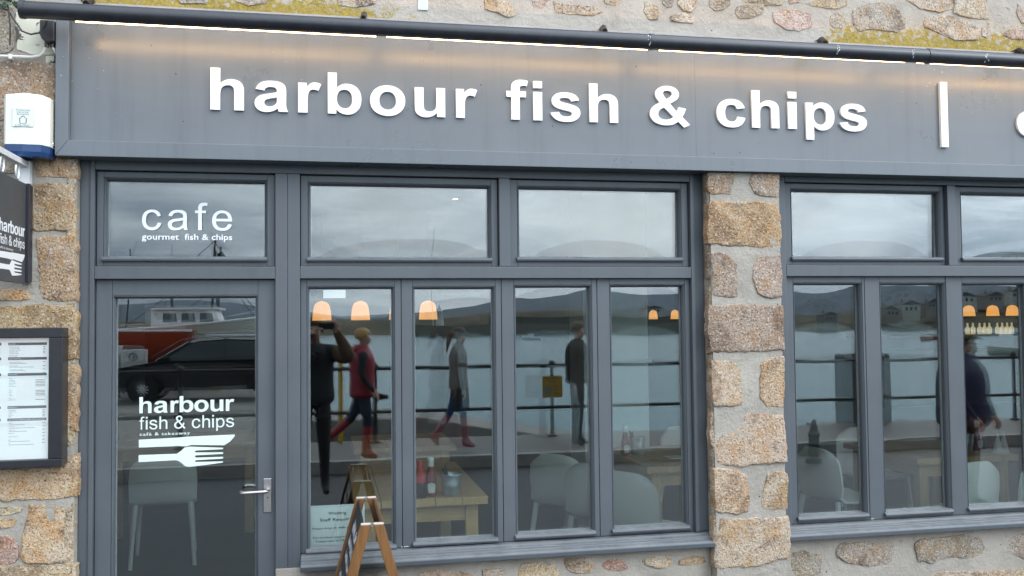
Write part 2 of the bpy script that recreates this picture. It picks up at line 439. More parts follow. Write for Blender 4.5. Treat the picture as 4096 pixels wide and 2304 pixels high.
STONES = {
 'PILLAR': [
  ('b',[(1.99,2.39),(2.136,2.394),(2.135,2.342),(2.125,2.321),(2.121,2.279),(2.067,2.284),(2.01,2.28),(1.994,2.304)]),
  ('b',[(2.246,2.39),(2.399,2.396),(2.395,2.28),(2.383,2.274),(2.299,2.274),(2.263,2.284),(2.241,2.323),(2.229,2.344)]),
  ('o',[(2.005,2.232),(2.124,2.239),(2.272,2.236),(2.376,2.23),(2.391,2.189),(2.399,2.116),(2.398,1.998),(2.292,2.001),(2.163,2.007),(2.068,2.008),(2.049,2.02),(1.995,2.02),(1.997,2.112)]),
  ('b',[(2.003,1.96),(2.054,1.966),(2.098,1.949),(2.142,1.91),(2.147,1.85),(2.145,1.734),(2.094,1.731),(2.011,1.743),(2.01,1.85)]),
  ('b',[(2.255,1.937),(2.317,1.947),(2.399,1.953),(2.403,1.85),(2.397,1.735),(2.312,1.733),(2.261,1.754),(2.24,1.82),(2.242,1.898)]),
  ('b',[(1.994,1.684),(2.186,1.686),(2.399,1.682),(2.4,1.58),(2.399,1.446),(2.209,1.446),(1.996,1.442),(1.992,1.584)]),
  ('t',[(1.994,1.391),(2.102,1.389),(2.148,1.364),(2.17,1.282),(2.161,1.166),(2.097,1.159),(2.0,1.161),(1.992,1.267)]),
  ('o',[(2.278,1.376),(2.331,1.399),(2.407,1.408),(2.404,1.257),(2.397,1.141),(2.305,1.148),(2.269,1.193),(2.266,1.28)]),
  ('t',[(1.999,1.114),(2.148,1.114),(2.387,1.093),(2.395,0.967),(2.4,0.855),(2.298,0.85),(2.142,0.841),(2.019,0.861),(1.996,0.98)]),
  ('t',[(1.998,0.828),(2.121,0.816),(2.177,0.783),(2.191,0.706),(2.186,0.601),(2.126,0.59),(2.004,0.61),(1.998,0.733)]),
  ('o',[(2.301,0.787),(2.37,0.799),(2.411,0.782),(2.405,0.6),(2.292,0.603),(2.259,0.617),(2.279,0.721)]),
  ('t',[(2.003,0.572),(2.187,0.553),(2.406,0.556),(2.411,0.417),(2.403,0.35),(2.307,0.332),(2.213,0.309),(2.008,0.317),(2.001,0.45)]),
 ],
 'LEFT': [
  ('o',[(-1.33,2.397),(-1.245,2.401),(-1.155,2.396),(-1.144,2.357),(-1.146,2.304),(-1.227,2.309),(-1.325,2.307),(-1.33,2.358)]),
  ('o',[(-1.338,2.271),(-1.276,2.282),(-1.209,2.276),(-1.157,2.269),(-1.154,2.192),(-1.156,2.143),(-1.162,2.06),(-1.234,2.062),(-1.336,2.056),(-1.339,2.141)]),
  ('g',[(-1.502,2.412),(-1.375,2.391),(-1.376,2.333),(-1.431,2.322),(-1.502,2.325)]),
  ('o',[(-1.319,2.02),(-1.293,2.036),(-1.224,2.029),(-1.148,2.034),(-1.147,1.877),(-1.147,1.73),(-1.229,1.726),(-1.29,1.738),(-1.302,1.779),(-1.31,1.926)]),
  ('o',[(-1.5,1.784),(-1.425,1.788),(-1.351,1.775),(-1.346,1.739),(-1.402,1.733),(-1.499,1.736)]),
  ('o',[(-1.514,1.707),(-1.357,1.71),(-1.169,1.707),(-1.145,1.656),(-1.149,1.582),(-1.144,1.46),(-1.318,1.459),(-1.511,1.466)]),
  ('o',[(-1.242,1.421),(-1.136,1.423),(-1.139,1.289),(-1.142,1.126),(-1.24,1.13)]),
  ('o',[(-1.494,0.958),(-1.204,0.962),(-1.141,1.015),(-1.138,0.827),(-1.24,0.816),(-1.351,0.821),(-1.439,0.82),(-1.493,0.824)]),
  ('o',[(-1.34,0.793),(-1.255,0.797),(-1.165,0.793),(-1.156,0.745),(-1.163,0.701),(-1.163,0.531),(-1.238,0.529),(-1.304,0.527),(-1.363,0.539),(-1.367,0.578),(-1.369,0.621),(-1.353,0.707),(-1.343,0.77)]),
  ('y',[(-1.493,0.795),(-1.405,0.788),(-1.367,0.779),(-1.372,0.767),(-1.423,0.756),(-1.492,0.746)]),
  ('o',[(-1.492,0.738),(-1.423,0.738),(-1.39,0.729),(-1.401,0.702),(-1.437,0.694),(-1.492,0.697)]),
  ('p',[(-1.491,0.656),(-1.43,0.66),(-1.4,0.639),(-1.384,0.611),(-1.38,0.559),(-1.396,0.537),(-1.436,0.529),(-1.49,0.539)]),
  ('y',[(-1.49,0.525),(-1.311,0.52),(-1.143,0.512),(-1.142,0.363),(-1.489,0.386)]),
  ('g',[(-1.525,3.106),(-1.431,3.101),(-1.424,2.904),(-1.453,2.887),(-1.523,2.884)]),
  ('w',[(-1.417,3.076),(-1.341,3.08),(-1.242,3.065),(-1.241,2.887),(-1.286,2.885),(-1.358,2.887),(-1.41,2.9),(-1.416,2.977)]),
  ('w',[(-1.286,2.877),(-1.241,2.882),(-1.241,2.848),(-1.286,2.846)]),
  ('b',[(-1.523,2.838),(-1.362,2.845),(-1.243,2.84),(-1.242,2.699),(-1.246,2.579),(-1.336,2.571),(-1.52,2.565)]),
  ('b',[(-1.274,2.563),(-1.243,2.564),(-1.244,2.408),(-1.382,2.404),(-1.518,2.406),(-1.52,2.55)]),
 ],
 'PLR': [
  ('g',[(2.462,0.345),(2.535,0.353),(2.628,0.33),(2.633,0.287),(2.629,0.233),(2.525,0.209),(2.466,0.237)]),
  ('g',[(2.777,0.379),(2.873,0.383),(2.968,0.368),(3.128,0.378),(3.14,0.324),(3.124,0.264),(3.034,0.257),(2.93,0.247),(2.842,0.265),(2.768,0.285),(2.735,0.317),(2.743,0.366)]),
  ('g',[(3.225,0.369),(3.353,0.381),(3.459,0.388),(3.567,0.375),(3.66,0.364),(3.68,0.306),(3.664,0.263),(3.562,0.25),(3.456,0.269),(3.384,0.267),(3.313,0.246),(3.236,0.263),(3.21,0.32)]),
  ('g',[(3.798,0.344),(3.899,0.37),(4.042,0.369),(4.036,0.209),(3.894,0.23),(3.81,0.273)]),
  ('t',[(3.185,0.198),(3.382,0.189),(3.668,0.174),(3.814,0.172),(3.809,0.045),(3.182,0.087)]),
  ('y',[(3.835,0.17),(3.961,0.169),(4.035,0.164),(4.03,0.031),(3.831,0.044)]),
 ],
 'PLL': [
  ('y',[(0.975,0.375),(1.051,0.379),(1.152,0.367),(1.16,0.307),(1.151,0.25),(0.956,0.263),(0.957,0.336)]),
  ('y',[(1.197,0.39),(1.272,0.391),(1.345,0.387),(1.353,0.346),(1.331,0.313),(1.259,0.315),(1.217,0.332),(1.197,0.367)]),
  ('p',[(1.399,0.358),(1.454,0.381),(1.509,0.36),(1.539,0.326),(1.502,0.314),(1.423,0.322),(1.389,0.344)]),
  ('y',[(1.632,0.364),(1.701,0.372),(1.775,0.368),(1.784,0.338),(1.749,0.31),(1.687,0.317),(1.632,0.335)]),
  ('o',[(1.825,0.347),(1.901,0.366),(1.965,0.359),(1.97,0.326),(1.919,0.315),(1.819,0.324)]),
  ('t',[(0.771,0.359),(0.858,0.365),(0.887,0.352),(0.88,0.268),(0.77,0.275)]),
  ('t',[(1.187,0.296),(1.392,0.292),(1.606,0.27),(1.605,0.203),(1.186,0.23)]),
  ('t',[(0.458,0.362),(0.537,0.374),(0.656,0.358),(0.719,0.34),(0.718,0.272),(0.457,0.29)]),
 ],
 'UP': [
  ('o',[(1.69,3.321),(1.755,3.308),(1.767,3.269),(1.754,3.237),(1.713,3.235),(1.681,3.273)]),
  ('g',[(1.789,3.342),(1.847,3.346),(1.842,3.313),(1.813,3.304),(1.789,3.322)]),
  ('o',[(1.876,3.347),(1.981,3.369),(1.976,3.321),(1.946,3.287),(1.905,3.293),(1.876,3.323)]),
  ('o',[(2.057,3.358),(2.168,3.38),(2.171,3.34),(2.132,3.31),(2.09,3.303),(2.06,3.322)]),
  ('o',[(2.203,3.415),(2.479,3.432),(2.473,3.362),(2.39,3.349),(2.304,3.356),(2.21,3.359)]),
  ('t',[(2.218,3.327),(2.304,3.348),(2.364,3.347),(2.363,3.303),(2.302,3.275),(2.234,3.267),(2.213,3.294)]),
  ('t',[(1.837,3.257),(1.913,3.278),(1.963,3.264),(1.953,3.224),(1.878,3.228),(1.841,3.234)]),
  ('p',[(2.442,3.307),(2.512,3.335),(2.564,3.33),(2.652,3.311),(2.65,3.245),(2.579,3.217),(2.509,3.221),(2.445,3.258)]),
  ('o',[(2.629,3.441),(2.87,3.455),(2.868,3.381),(2.813,3.353),(2.698,3.358),(2.636,3.375)]),
  ('p',[(2.505,3.425),(2.602,3.431),(2.583,3.372),(2.53,3.365)]),
  ('g',[(2.781,3.309),(2.821,3.328),(2.865,3.298),(2.846,3.247),(2.792,3.244),(2.775,3.276)]),
  ('b',[(2.939,3.36),(3.067,3.396),(3.223,3.376),(3.224,3.267),(3.182,3.24),(3.063,3.258),(2.963,3.236),(2.928,3.284)]),
  ('t',[(3.235,3.477),(3.553,3.497),(3.55,3.394),(3.455,3.376),(3.353,3.387),(3.27,3.421)]),
  ('t',[(3.582,3.498),(3.841,3.514),(3.832,3.41),(3.806,3.353),(3.662,3.35),(3.578,3.37)]),
  ('t',[(3.398,3.335),(3.52,3.35),(3.661,3.315),(3.717,3.284),(3.696,3.224),(3.563,3.217),(3.47,3.246),(3.387,3.284)]),
  ('g',[(3.747,3.294),(3.795,3.305),(3.813,3.264),(3.773,3.236),(3.745,3.243)]),
  ('p',[(3.91,3.286),(4.024,3.3),(4.086,3.295),(4.084,3.243),(3.947,3.24),(3.894,3.255)]),
  ('b',[(3.994,3.445),(4.152,3.481),(4.147,3.333),(4.009,3.343),(3.982,3.393)]),
  ('g',[(3.896,3.423),(3.929,3.416),(3.922,3.355),(3.898,3.363)]),
  ('o',[(0.818,3.285),(0.903,3.306),(0.941,3.269),(0.972,3.217),(0.933,3.207),(0.871,3.227),(0.818,3.239)]),
  ('p',[(1.066,3.3),(1.153,3.32),(1.16,3.274),(1.121,3.253),(1.074,3.262)]),
  ('o',[(1.192,3.292),(1.311,3.283),(1.408,3.281),(1.439,3.259),(1.391,3.236),(1.287,3.239),(1.2,3.241)]),
  ('t',[(1.457,3.354),(1.546,3.36),(1.554,3.305),(1.513,3.294),(1.464,3.307)]),
  ('t',[(0.066,3.286),(0.256,3.297),(0.241,3.236),(0.153,3.213),(0.073,3.219)]),
  ('t',[(-0.421,3.256),(-0.261,3.266),(-0.275,3.207),(-0.373,3.19),(-0.428,3.205)]),
  ('g',[(-0.729,3.238),(-0.579,3.247),(-0.579,3.189),(-0.688,3.183)]),
 ],
}
# ------------------------------------------------------------------ stones and walls
STONE_COL = {'b': (0.34, 0.255, 0.20), 'o': (0.45, 0.315, 0.185), 't': (0.44, 0.335, 0.24), 'y': (0.46, 0.365, 0.24), 'g': (0.345, 0.29, 0.23),
             'p': (0.40, 0.255, 0.205), 'w': (0.6, 0.58, 0.5)}

def stone(pts, y0, proud, col, parent, name='stone', mat=None, seed=0, grow=1.0):
    r = random.Random(seed)
    P = [Vector((a, b)) for a, b in pts]
    c = sum(P, Vector((0, 0))) / len(P)
    P = [c + (q - c)*grow for q in P]
    per = sum((P[i] - P[i-1]).length for i in range(len(P)))
    n = max(22, min(60, int(per / 0.017)))
    # resample the closed outline, softening corners a little and roughening it
    out = []; step = per / n
    for i in range(len(P)):
        q0, q1 = P[i], P[(i+1) % len(P)]; m_ = max(1, round((q1-q0).length/step))
        out += [q0.lerp(q1, k/m_) for k in range(m_)]
    n = len(out)
    sm = [(out[k-1] + out[k]*9 + out[(k+1) % n]) / 11 for k in range(n)]
    am = min(0.0075, per*0.007)
    sm = [p + Vector((noise.noise(Vector((p.x*22, p.y*22, seed))), noise.noise(Vector((p.x*22+9, p.y*22, seed+4))))) * am * 1.3 + Vector((r.uniform(-1, 1), r.uniform(-1, 1))) * am * .45 for p in sm]
    size = min(per / 8, 0.06)
    tilt = (r.uniform(-.05, .05), r.uniform(-.05, .05))
    def ring(sc_, dy, jit):
        o = []
        for p in sm:
            q = c + (p - c) * sc_
            w = noise.noise(Vector((q.x * 14 + seed, q.y * 14, seed * .37))) * jit
            o.append((q.x, y0 - dy - w + ((q.x-c.x)*tilt[0] + (q.y-c.y)*tilt[1]) * (1 if dy > 0 else 0), q.y))
        return o
    ins = min(0.16, 0.007/max(size*1.3, .01))
    rs = [ring(1.02, -0.045, 0), ring(1.0, 0.15*proud, 0.001), ring(1 - ins*.40, proud*0.92, 0.002), ring(1 - ins*1.1, proud*1.0, 0.003), ring(0.72, proud*1.0, 0.005), ring(0.45, proud*1.0, 0.006), ring(0.2, proud*1.0, 0.006)]
    m = MB().rings(rs)
    o = m.build(name, mat or M_STONE, parent, smooth=True)
    k = r.uniform(0.9, 1.1)
    o.color = (min(1, col[0]*k*r.uniform(.96, 1.05)), min(1, col[1]*k), min(1, col[2]*k*r.uniform(.94, 1.05)), 1)
    return o

def wall_box(name, mat, parent, x0, x1, y0, y1, z0, z1, nx, nz, amp=0.006, seed=0):
    """box whose front face is an uneven grid"""
    m = MB(); vv = []; ff = []
    for j in range(nz+1):
        for i in range(nx+1):
            x = x0 + (x1-x0)*i/nx; z = z0 + (z1-z0)*j/nz
            e = 0 if i in (0, nx) or j in (0, nz) else 1
            vv.append((x, y0 - e*amp*noise.noise(Vector((x*6, z*6, seed))) , z))
    for j in range(nz):
        for i in range(nx):
            a = j*(nx+1)+i; ff.append((a, a+1, a+nx+2, a+nx+1))
    b = [i for i in range(nx+1)] + [j*(nx+1)+nx for j in range(1, nz+1)] + [nz*(nx+1)+i for i in range(nx-1, -1, -1)] + [j*(nx+1) for j in range(nz-1, 0, -1)]
    k = len(vv); vv += [(vv[i][0], y1, vv[i][2]) for i in b]; n = len(b)
    for i in range(n): ff.append((b[(i+1) % n], b[i], k+i, k+(i+1) % n))
    ff.append(tuple(range(k, k+n)))
    m.add(vv, ff)
    return m.build(name, mat, parent, smooth=True)

up = thing('stone_wall', 'upper rubble stone wall with pale mortar and orange lichen above the long black light trough', 'wall', (1.5, 0.2, 3.0))
wall_box('mortar', M_MORT_UP, up, -1.14, 7.6, 0.0, 0.45, 2.46, 4.6, 160, 44, 0.010, 1)
for i, (c, q) in enumerate(STONES['UP']): stone(q, 0.0, 0.005, tuple(.52*a+.48*b for a, b in zip(STONE_COL[c], (.47, .42, .36))), up, seed=100+i, grow=1.14)
mt = MB().box(0.463, 0.515, -0.006, -0.001, 3.212, 3.30).build('fixing_plate', plain('grey_white_metal', (0.55, 0.56, 0.56), 0.5), up, bevel=0.001)

lw = thing('stone_wall', 'golden granite block wall left of the cafe door, behind the menu case and hanging sign', 'wall', (-1.6, 0.2, -0.3))
wall_box('mortar', M_MORT, lw, -3.6, -1.148, -0.05, 0.45, -0.35, 4.6, 50, 80, 0.0042, 2)
for i, (c, q) in enumerate(STONES['LEFT']):
    stone(q, -0.05, 0.0065, STONE_COL[c], lw, seed=200+i, grow=1.03, mat=M_FLAKED if c == 'w' else None)
lw2 = MB()
for i in range(9):                                     # the edge of the blocks where the wall turns in to the door frame
    z = 0.35 + i*0.235
    stone([(-1.19, z), (-1.150, z+.003), (-1.149, z+.115), (-1.150, z+.226), (-1.19, z+.224)], -0.047, 0.006, STONE_COL['y'], lw, seed=260+i)

pil = thing('stone_pillar', 'granite block pillar with thick grey mortar joints between the two shop windows', 'pillar', (2.2, 0.1, -0.3))
wall_box('mortar', M_MORT, pil, 2.003, 2.400, -0.082, 0.40, -0.35, 2.397, 14, 60, 0.0038, 3)
for i, (c, q) in enumerate(STONES['PILLAR']): stone(q, -0.082, 0.0055, STONE_COL[c], pil, seed=300+i, grow=1.055)
for i in range(7):                                     # flank of the pillar: block ends beside the left window
    z = 0.40 + i*0.285
    y = -0.070
    m = MB(); n = 7
    rs = []
    for (dx, s_) in ((0.02, 1.0), (-0.004, 1.0), (-0.009, 0.86), (-0.011, 0.4)):
        cy_, cz_ = -0.036, z+.13
        rs.append([(2.003 + dx + noise.noise(Vector((i, k*.7, dx*90)))*0.003, cy_ + s_*0.034*a, cz_ + s_*0.125*b) for k, (a, b) in enumerate(((-1,-1),(0,-1.02),(1,-1),(1,0),(1,1),(0,1.01),(-1,.98),(-1,0)))])
    o = m.rings(rs).build('stone', M_STONE, pil, smooth=True); o.color = (*STONE_COL['g'], 1)

pl = thing('stone_wall', 'low rubble stone wall below the four pane window, partly behind the A board', 'wall', (0.9, 0.1, -0.3))
wall_box('mortar', M_MORT, pl, -0.245, 2.000, -0.012, 0.40, -0.35, 0.425, 60, 20, 0.008, 4)
for i, (c, q) in enumerate(STONES['PLL']): stone(q, -0.012, 0.006, STONE_COL[c], pl, seed=400+i, grow=1.05)
pr = thing('stone_wall', 'low rubble stone wall of grey granite below the right hand window', 'wall', (3.5, 0.1, -0.3))
wall_box('mortar', M_MORT, pr, 2.404, 7.6, -0.012, 0.40, -0.35, 0.425, 120, 20, 0.008, 5)
for i, (c, q) in enumerate(STONES['PLR']): stone(q, -0.012, 0.006, STONE_COL[c], pr, seed=500+i, grow=1.05)

# ------------------------------------------------------------------ shopfront frames
BV = 0.003
fr = thing('shopfront_frame', 'grey blue timber frame round the cafe door and the left folding window', 'window frame', (0.4, 0, -0.3))
sill_prof = [(-0.078, 0.418), (-0.080, 0.442), (-0.070, 0.451), (-0.040, 0.456), (-0.038, 0.468), (-0.012, 0.472), (-0.010, 0.480), (0.10, 0.484), (0.10, 0.418)]
def member(name, *a, par=fr): return box(name, M_PAINT, par, *a, bevel=BV)
member('jamb', -1.147, -1.102, 0.010, 0.10, -0.30, 2.46)
member('jamb', -1.1015, -1.080, 0.000, 0.10, -0.30, 2.46)
member('head', -1.0795, 1.9235, 0.000, 0.10, 2.3565, 2.46)
member('post', -0.247, -0.1885, -0.002, 0.10, -0.30, 2.356)
member('post', -0.1878, -0.128, -0.0015, 0.10, -0.30, 2.356)
member('transom', -1.0795, -0.2475, 0.000, 0.10, 1.834, 1.895)
member('transom', -0.1275, 1.9235, 0.000, 0.10, 1.836, 1.897)
member('mullion', 0.876, 0.934, 0.000, 0.10, 1.8975, 2.356)
member('jamb', 1.924, 1.945, 0.000, 0.10, 0.4845, 2.46)
member('jamb', 1.9455, 2.002, 0.016, 0.10, 0.4845, 2.46)
MB().prism(sill_prof, -0.1275, 2.001, 'x').build('sill', M_PAINT, fr, bevel=0.004)
member('door_threshold', -1.0795, -0.2475, -0.05, 0.10, -0.32, -0.215)

fr2 = thing('shopfront_frame', 'grey blue timber frame of the folding window right of the stone pillar', 'window frame', (3.5, 0, 0.4))
member('jamb', 2.402, 2.4775, 0.000, 0.10, 0.4905, 2.46, par=fr2)
member('head', 2.478, 4.59, 0.000, 0.10, 2.368, 2.46, par=fr2)
member('transom', 2.478, 4.59, 0.000, 0.10, 1.846, 1.907, par=fr2)
member('mullion', 3.485, 3.538, 0.000, 0.10, 1.9075, 2.3675, par=fr2)
member('jamb', 4.5905, 4.66, 0.000, 0.10, 0.4905, 2.46, par=fr2)
MB().prism([(y, z+0.006) for y, z in sill_prof], 2.404, 4.70, 'x').build('sill', M_PAINT, fr2, bevel=0.004)
wall_r = thing('stone_wall', 'rubble stone wall at the far right end of the shopfront', 'wall', (6.2, 0.1, -0.3))
wall_box('mortar', M_MORT, wall_r, 4.701, 7.6, 0.0, 0.45, 0.425, 2.46, 40, 30, 0.006, 6)

def pane(name, x0, x1, z0, z1, y, bow, parent, tiltx=0.0, tiltz=0.0, th=0.004, mat=None):
    nx, nz = 14, 20
    vf = []; vb = []
    for j in range(nz+1):
        for i in range(nx+1):
            u = 2*i/nx - 1; v = 2*j/nz - 1
            x = x0 + (x1-x0)*i/nx; z = z0 + (z1-z0)*j/nz
            yy = y + bow*(1-u*u)*(1-v*v) + tiltx*(z - (z0+z1)/2) + tiltz*(x - (x0+x1)/2)
            vf.append((x, yy, z)); vb.append((x, yy+th, z))
    n = len(vf); ff = []
    for j in range(nz):
        for i in range(nx):
            a = j*(nx+1)+i
            ff.append((a, a+1, a+nx+2, a+nx+1)); ff.append((n+a, n+a+nx+1, n+a+nx+2, n+a+1))
    b = [i for i in range(nx+1)] + [j*(nx+1)+nx for j in range(1, nz+1)] + [nz*(nx+1)+i for i in range(nx-1, -1, -1)] + [j*(nx+1) for j in range(nz-1, 0, -1)]
    for i in range(len(b)):
        ff.append((b[(i+1) % len(b)], b[i], n+b[i], n+b[(i+1) % len(b)]))
    return MB().add(vf+vb, ff).build(name, mat or M_GLASS, parent, smooth=True)

def sash(root, x0, x1, z0, z1, g, yf=0.030, bow=0.0006, tx=0.0, tz=0.0, bow2=-0.0006, tx2=0.0, tz2=0.0, dep=0.055, drip=True):
    gx0, gx1, gz0, gz1 = g
    b = 0.013; ya = yf + dep
    box('stile', M_PAINT, root, x0, gx0-b, yf, ya, z0, z1, bevel=0.002)
    box('stile', M_PAINT, root, gx1+b, x1, yf, ya, z0, z1, bevel=0.002)
    box('rail', M_PAINT, root, gx0-b+.0004, gx1+b-.0004, yf+.0005, ya, gz1+b, z1, bevel=0.002)
    box('rail', M_PAINT, root, gx0-b+.0004, gx1+b-.0004, yf+.0005, ya, z0, gz0-b, bevel=0.002)
    rs = []
    for d, y in ((b-.0005, ya-0.004), (b-.0005, yf+0.004), (b*0.75, yf-0.001), (b*0.45, yf+0.003), (0.0, yf+0.014), (0.0, yf+0.037)):
        rs.append([(gx0-d, y, gz0-d), (gx1+d, y, gz0-d), (gx1+d, y, gz1+d), (gx0-d, y, gz1+d)])
    MB().rings(rs, cap=False).build('glazing_bead', M_PAINT, root)
    yg = yf + 0.038
    rs = [[(gx0-d, y, gz0-d), (gx1+d, y, gz0-d), (gx1+d, y, gz1+d), (gx0-d, y, gz1+d)] for d, y in ((0.006, yg+.0055), (-0.004, yg+.0055), (-0.004, yg+.0155), (0.006, yg+.0155))]
    MB().rings(rs + [rs[0]], cap=False).build('spacer_bar', M_SPACER, root)
    pane('outer_pane', gx0-.008, gx1+.008, gz0-.008, gz1+.008, yg, bow, root, tx, tz)
    pane('inner_pane', gx0-.008, gx1+.008, gz0-.008, gz1+.008, yg+.017, bow2, root, tx2, tz2, mat=M_GLASS_IN)
    if drip:
        pr_ = [(yf-0.018, gz0-0.024), (yf-0.022, gz0-0.014), (yf-0.018, gz0-0.006), (yf-0.006, gz0-0.001), (yf+0.036, gz0+0.004), (yf+0.036, gz0-0.006), (yf+0.001, gz0-0.010), (yf+0.001, gz0-0.024)]
        MB().prism(pr_, gx0-0.020, gx1+0.014, 'x').build('drip_sill', M_PAINT, root, bevel=0.002)

# fanlights
FAN = [('fanlight_window', 'fanlight over the cafe door lettered cafe gourmet fish and chips', -1.0785, -0.248, 1.896, 2.3555, (-1.033, -0.300, 1.944, 2.312), dict(bow=0.0002, bow2=-0.0014, tx=-0.012, tx2=-0.012)),
       ('fanlight_window', 'wide fanlight just right of the cafe door reflecting a lighthouse top', -0.127, 0.875, 1.898, 2.3555, (-0.077, 0.826, 1.945, 2.308), dict(bow=0.0012, bow2=-0.0038, tx=-0.026, tx2=-0.022)),
       ('fanlight_window', 'wide fanlight left of the stone pillar reflecting streaky cloud', 0.935, 1.923, 1.898, 2.3555, (0.990, 1.871, 1.950, 2.309), dict(bow=0.0018, bow2=-0.0042, tx=-0.012, tx2=-0.008)),
       ('fanlight_window', 'fanlight right of the stone pillar with a bright ceiling spot shining through', 2.4785, 3.4845, 1.908, 2.367, (2.540, 3.448, 1.957, 2.323), dict(bow=0.0016, bow2=-0.0038, tx=-0.012, tx2=-0.008)),
       ('fanlight_window', 'fanlight cut off by the right edge of the photo', 3.5385, 4.589, 1.908, 2.367, (3.603, 4.530, 1.957, 2.323), dict(bow=-0.0012, bow2=0.0018, tx=-0.012, tx2=-0.010))]
fans = []
for nm, lb, x0, x1, z0, z1, g, kw in FAN:
    t = thing(nm, lb, 'window', ((x0+x1)/2, 0.05, z0), 'fanlights above the transom')
    sash(t, x0+.002, x1-.002, z0+.002, z1-.002, g, **kw); fans.append(t)

# folding leaves
LEAF = [('narrow folding window leaf next to the door holding the waiting staff notice', -0.127, 0.3695, 0.485, 1.8355, (-0.084, 0.325, 0.504, 1.786), dict(bow=0.0002, bow2=0.0002, tx2=0.0012, tz2=-0.0015)),
        ('folding window leaf in front of the ketchup and metal bucket', 0.3725, 0.8865, 0.485, 1.8355, (0.441, 0.844, 0.511, 1.784), dict(bow=-0.0005, bow2=0.0012, tz2=0.010)),
        ('folding window leaf reflecting the yellow square railing notice', 0.8895, 1.4015, 0.485, 1.8355, (0.966, 1.362, 0.518, 1.790), dict(bow=-0.0003, bow2=0.0014, tz2=0.004)),
        ('folding window leaf next to the pillar with rounded white chair backs behind it', 1.4045, 1.923, 0.485, 1.8355, (1.485, 1.883, 0.520, 1.792), dict(bow=-0.0006, bow2=0.0022, tz2=0.010)),
        ('folding window leaf just right of the pillar reflecting a slim bollard', 2.4785, 2.9635, 0.491, 1.8455, (2.542, 2.938, 0.530, 1.800), dict(bow=-0.0010, bow2=0.0022, tz2=0.004)),
        ('folding window leaf reflecting the grey cabinet on the quay', 2.9665, 3.479, 0.491, 1.8455, (3.071, 3.464, 0.528, 1.799), dict(bow=-0.0010, bow2=0.0022, tz2=0.005)),
        ('folding window leaf reflecting the man in the blue jacket', 3.482, 4.0335, 0.491, 1.8455, (3.596, 4.000, 0.531, 1.797), dict(bow=-0.0002, bow2=0.0004, tz2=0.0015)),
        ('folding window leaf cut off at the right edge of the photo', 4.0365, 4.589, 0.491, 1.8455, (4.100, 4.500, 0.531, 1.797), dict(bow=-0.0010, bow2=0.0022, tz2=0.005))]
leaves = []
for lb, x0, x1, z0, z1, g, kw in LEAF:
    t = thing('folding_window_leaf', lb, 'window', ((x0+x1)/2, 0.05, z0), 'folding window leaves of the shopfront')
    sash(t, x0, x1, z0, z1, g, **kw); leaves.append(t)
t = leaves[1]

M_CHIP = plain('bare_primer', (0.62, 0.62, 0.60), 0.8)
for lf, x, z, w in ((leaves[0], 0.362, 0.4865, 0.010), (leaves[1], 0.376, 0.4865, 0.030), (leaves[5], 2.969, 0.4925, 0.024)):
    MB().prism([(x, z), (x+w, z+.0005), (x+w*.7, z+.004), (x+.002, z+.003)], 0.0285, 0.0305, 'y').build('paint_chip', M_CHIP, lf)

door = thing('shop_door', 'glazed grey blue cafe door with steel handle and white fish and chips lettering', 'door', (-0.66, 0.05, -0.2))
sash(door, -1.0775, -0.2485, -0.20, 1.8315, (-0.992, -0.344, 0.02, 1.743), bow=0.0002, bow2=-0.0006, tx2=-0.003, tz2=0.004)
hd = MB().box(-0.304, -0.267, 0.024, 0.0305, 0.694, 0.858).build('handle_plate', M_STEEL, door, bevel=0.002)
MB().tube([(-0.285, 0.026, 0.803), (-0.285, -0.022, 0.803), (-0.292, -0.031, 0.803), (-0.390, -0.033, 0.801), (-0.402, -0.027, 0.801), (-0.406, -0.012, 0.801), (-0.406, 0.002, 0.801)], 0.0085, 12).build('lever', M_STEEL, hd, smooth=True)
MB().lathe([(0.0, -0.0022), (0.0035, -0.002), (0.0035, 0.001)], (-0.285, 0.024, 0.765), 12, 'y').build('keyhole', M_GASKET, hd)
hb = MB().tube([(-0.300, 0.118, 0.803), (-0.330, 0.128, 0.806), (-0.385, 0.128, 0.812), (-0.400, 0.122, 0.812)], 0.0085, 10).build('inside_lever', M_STEEL, door, smooth=True)
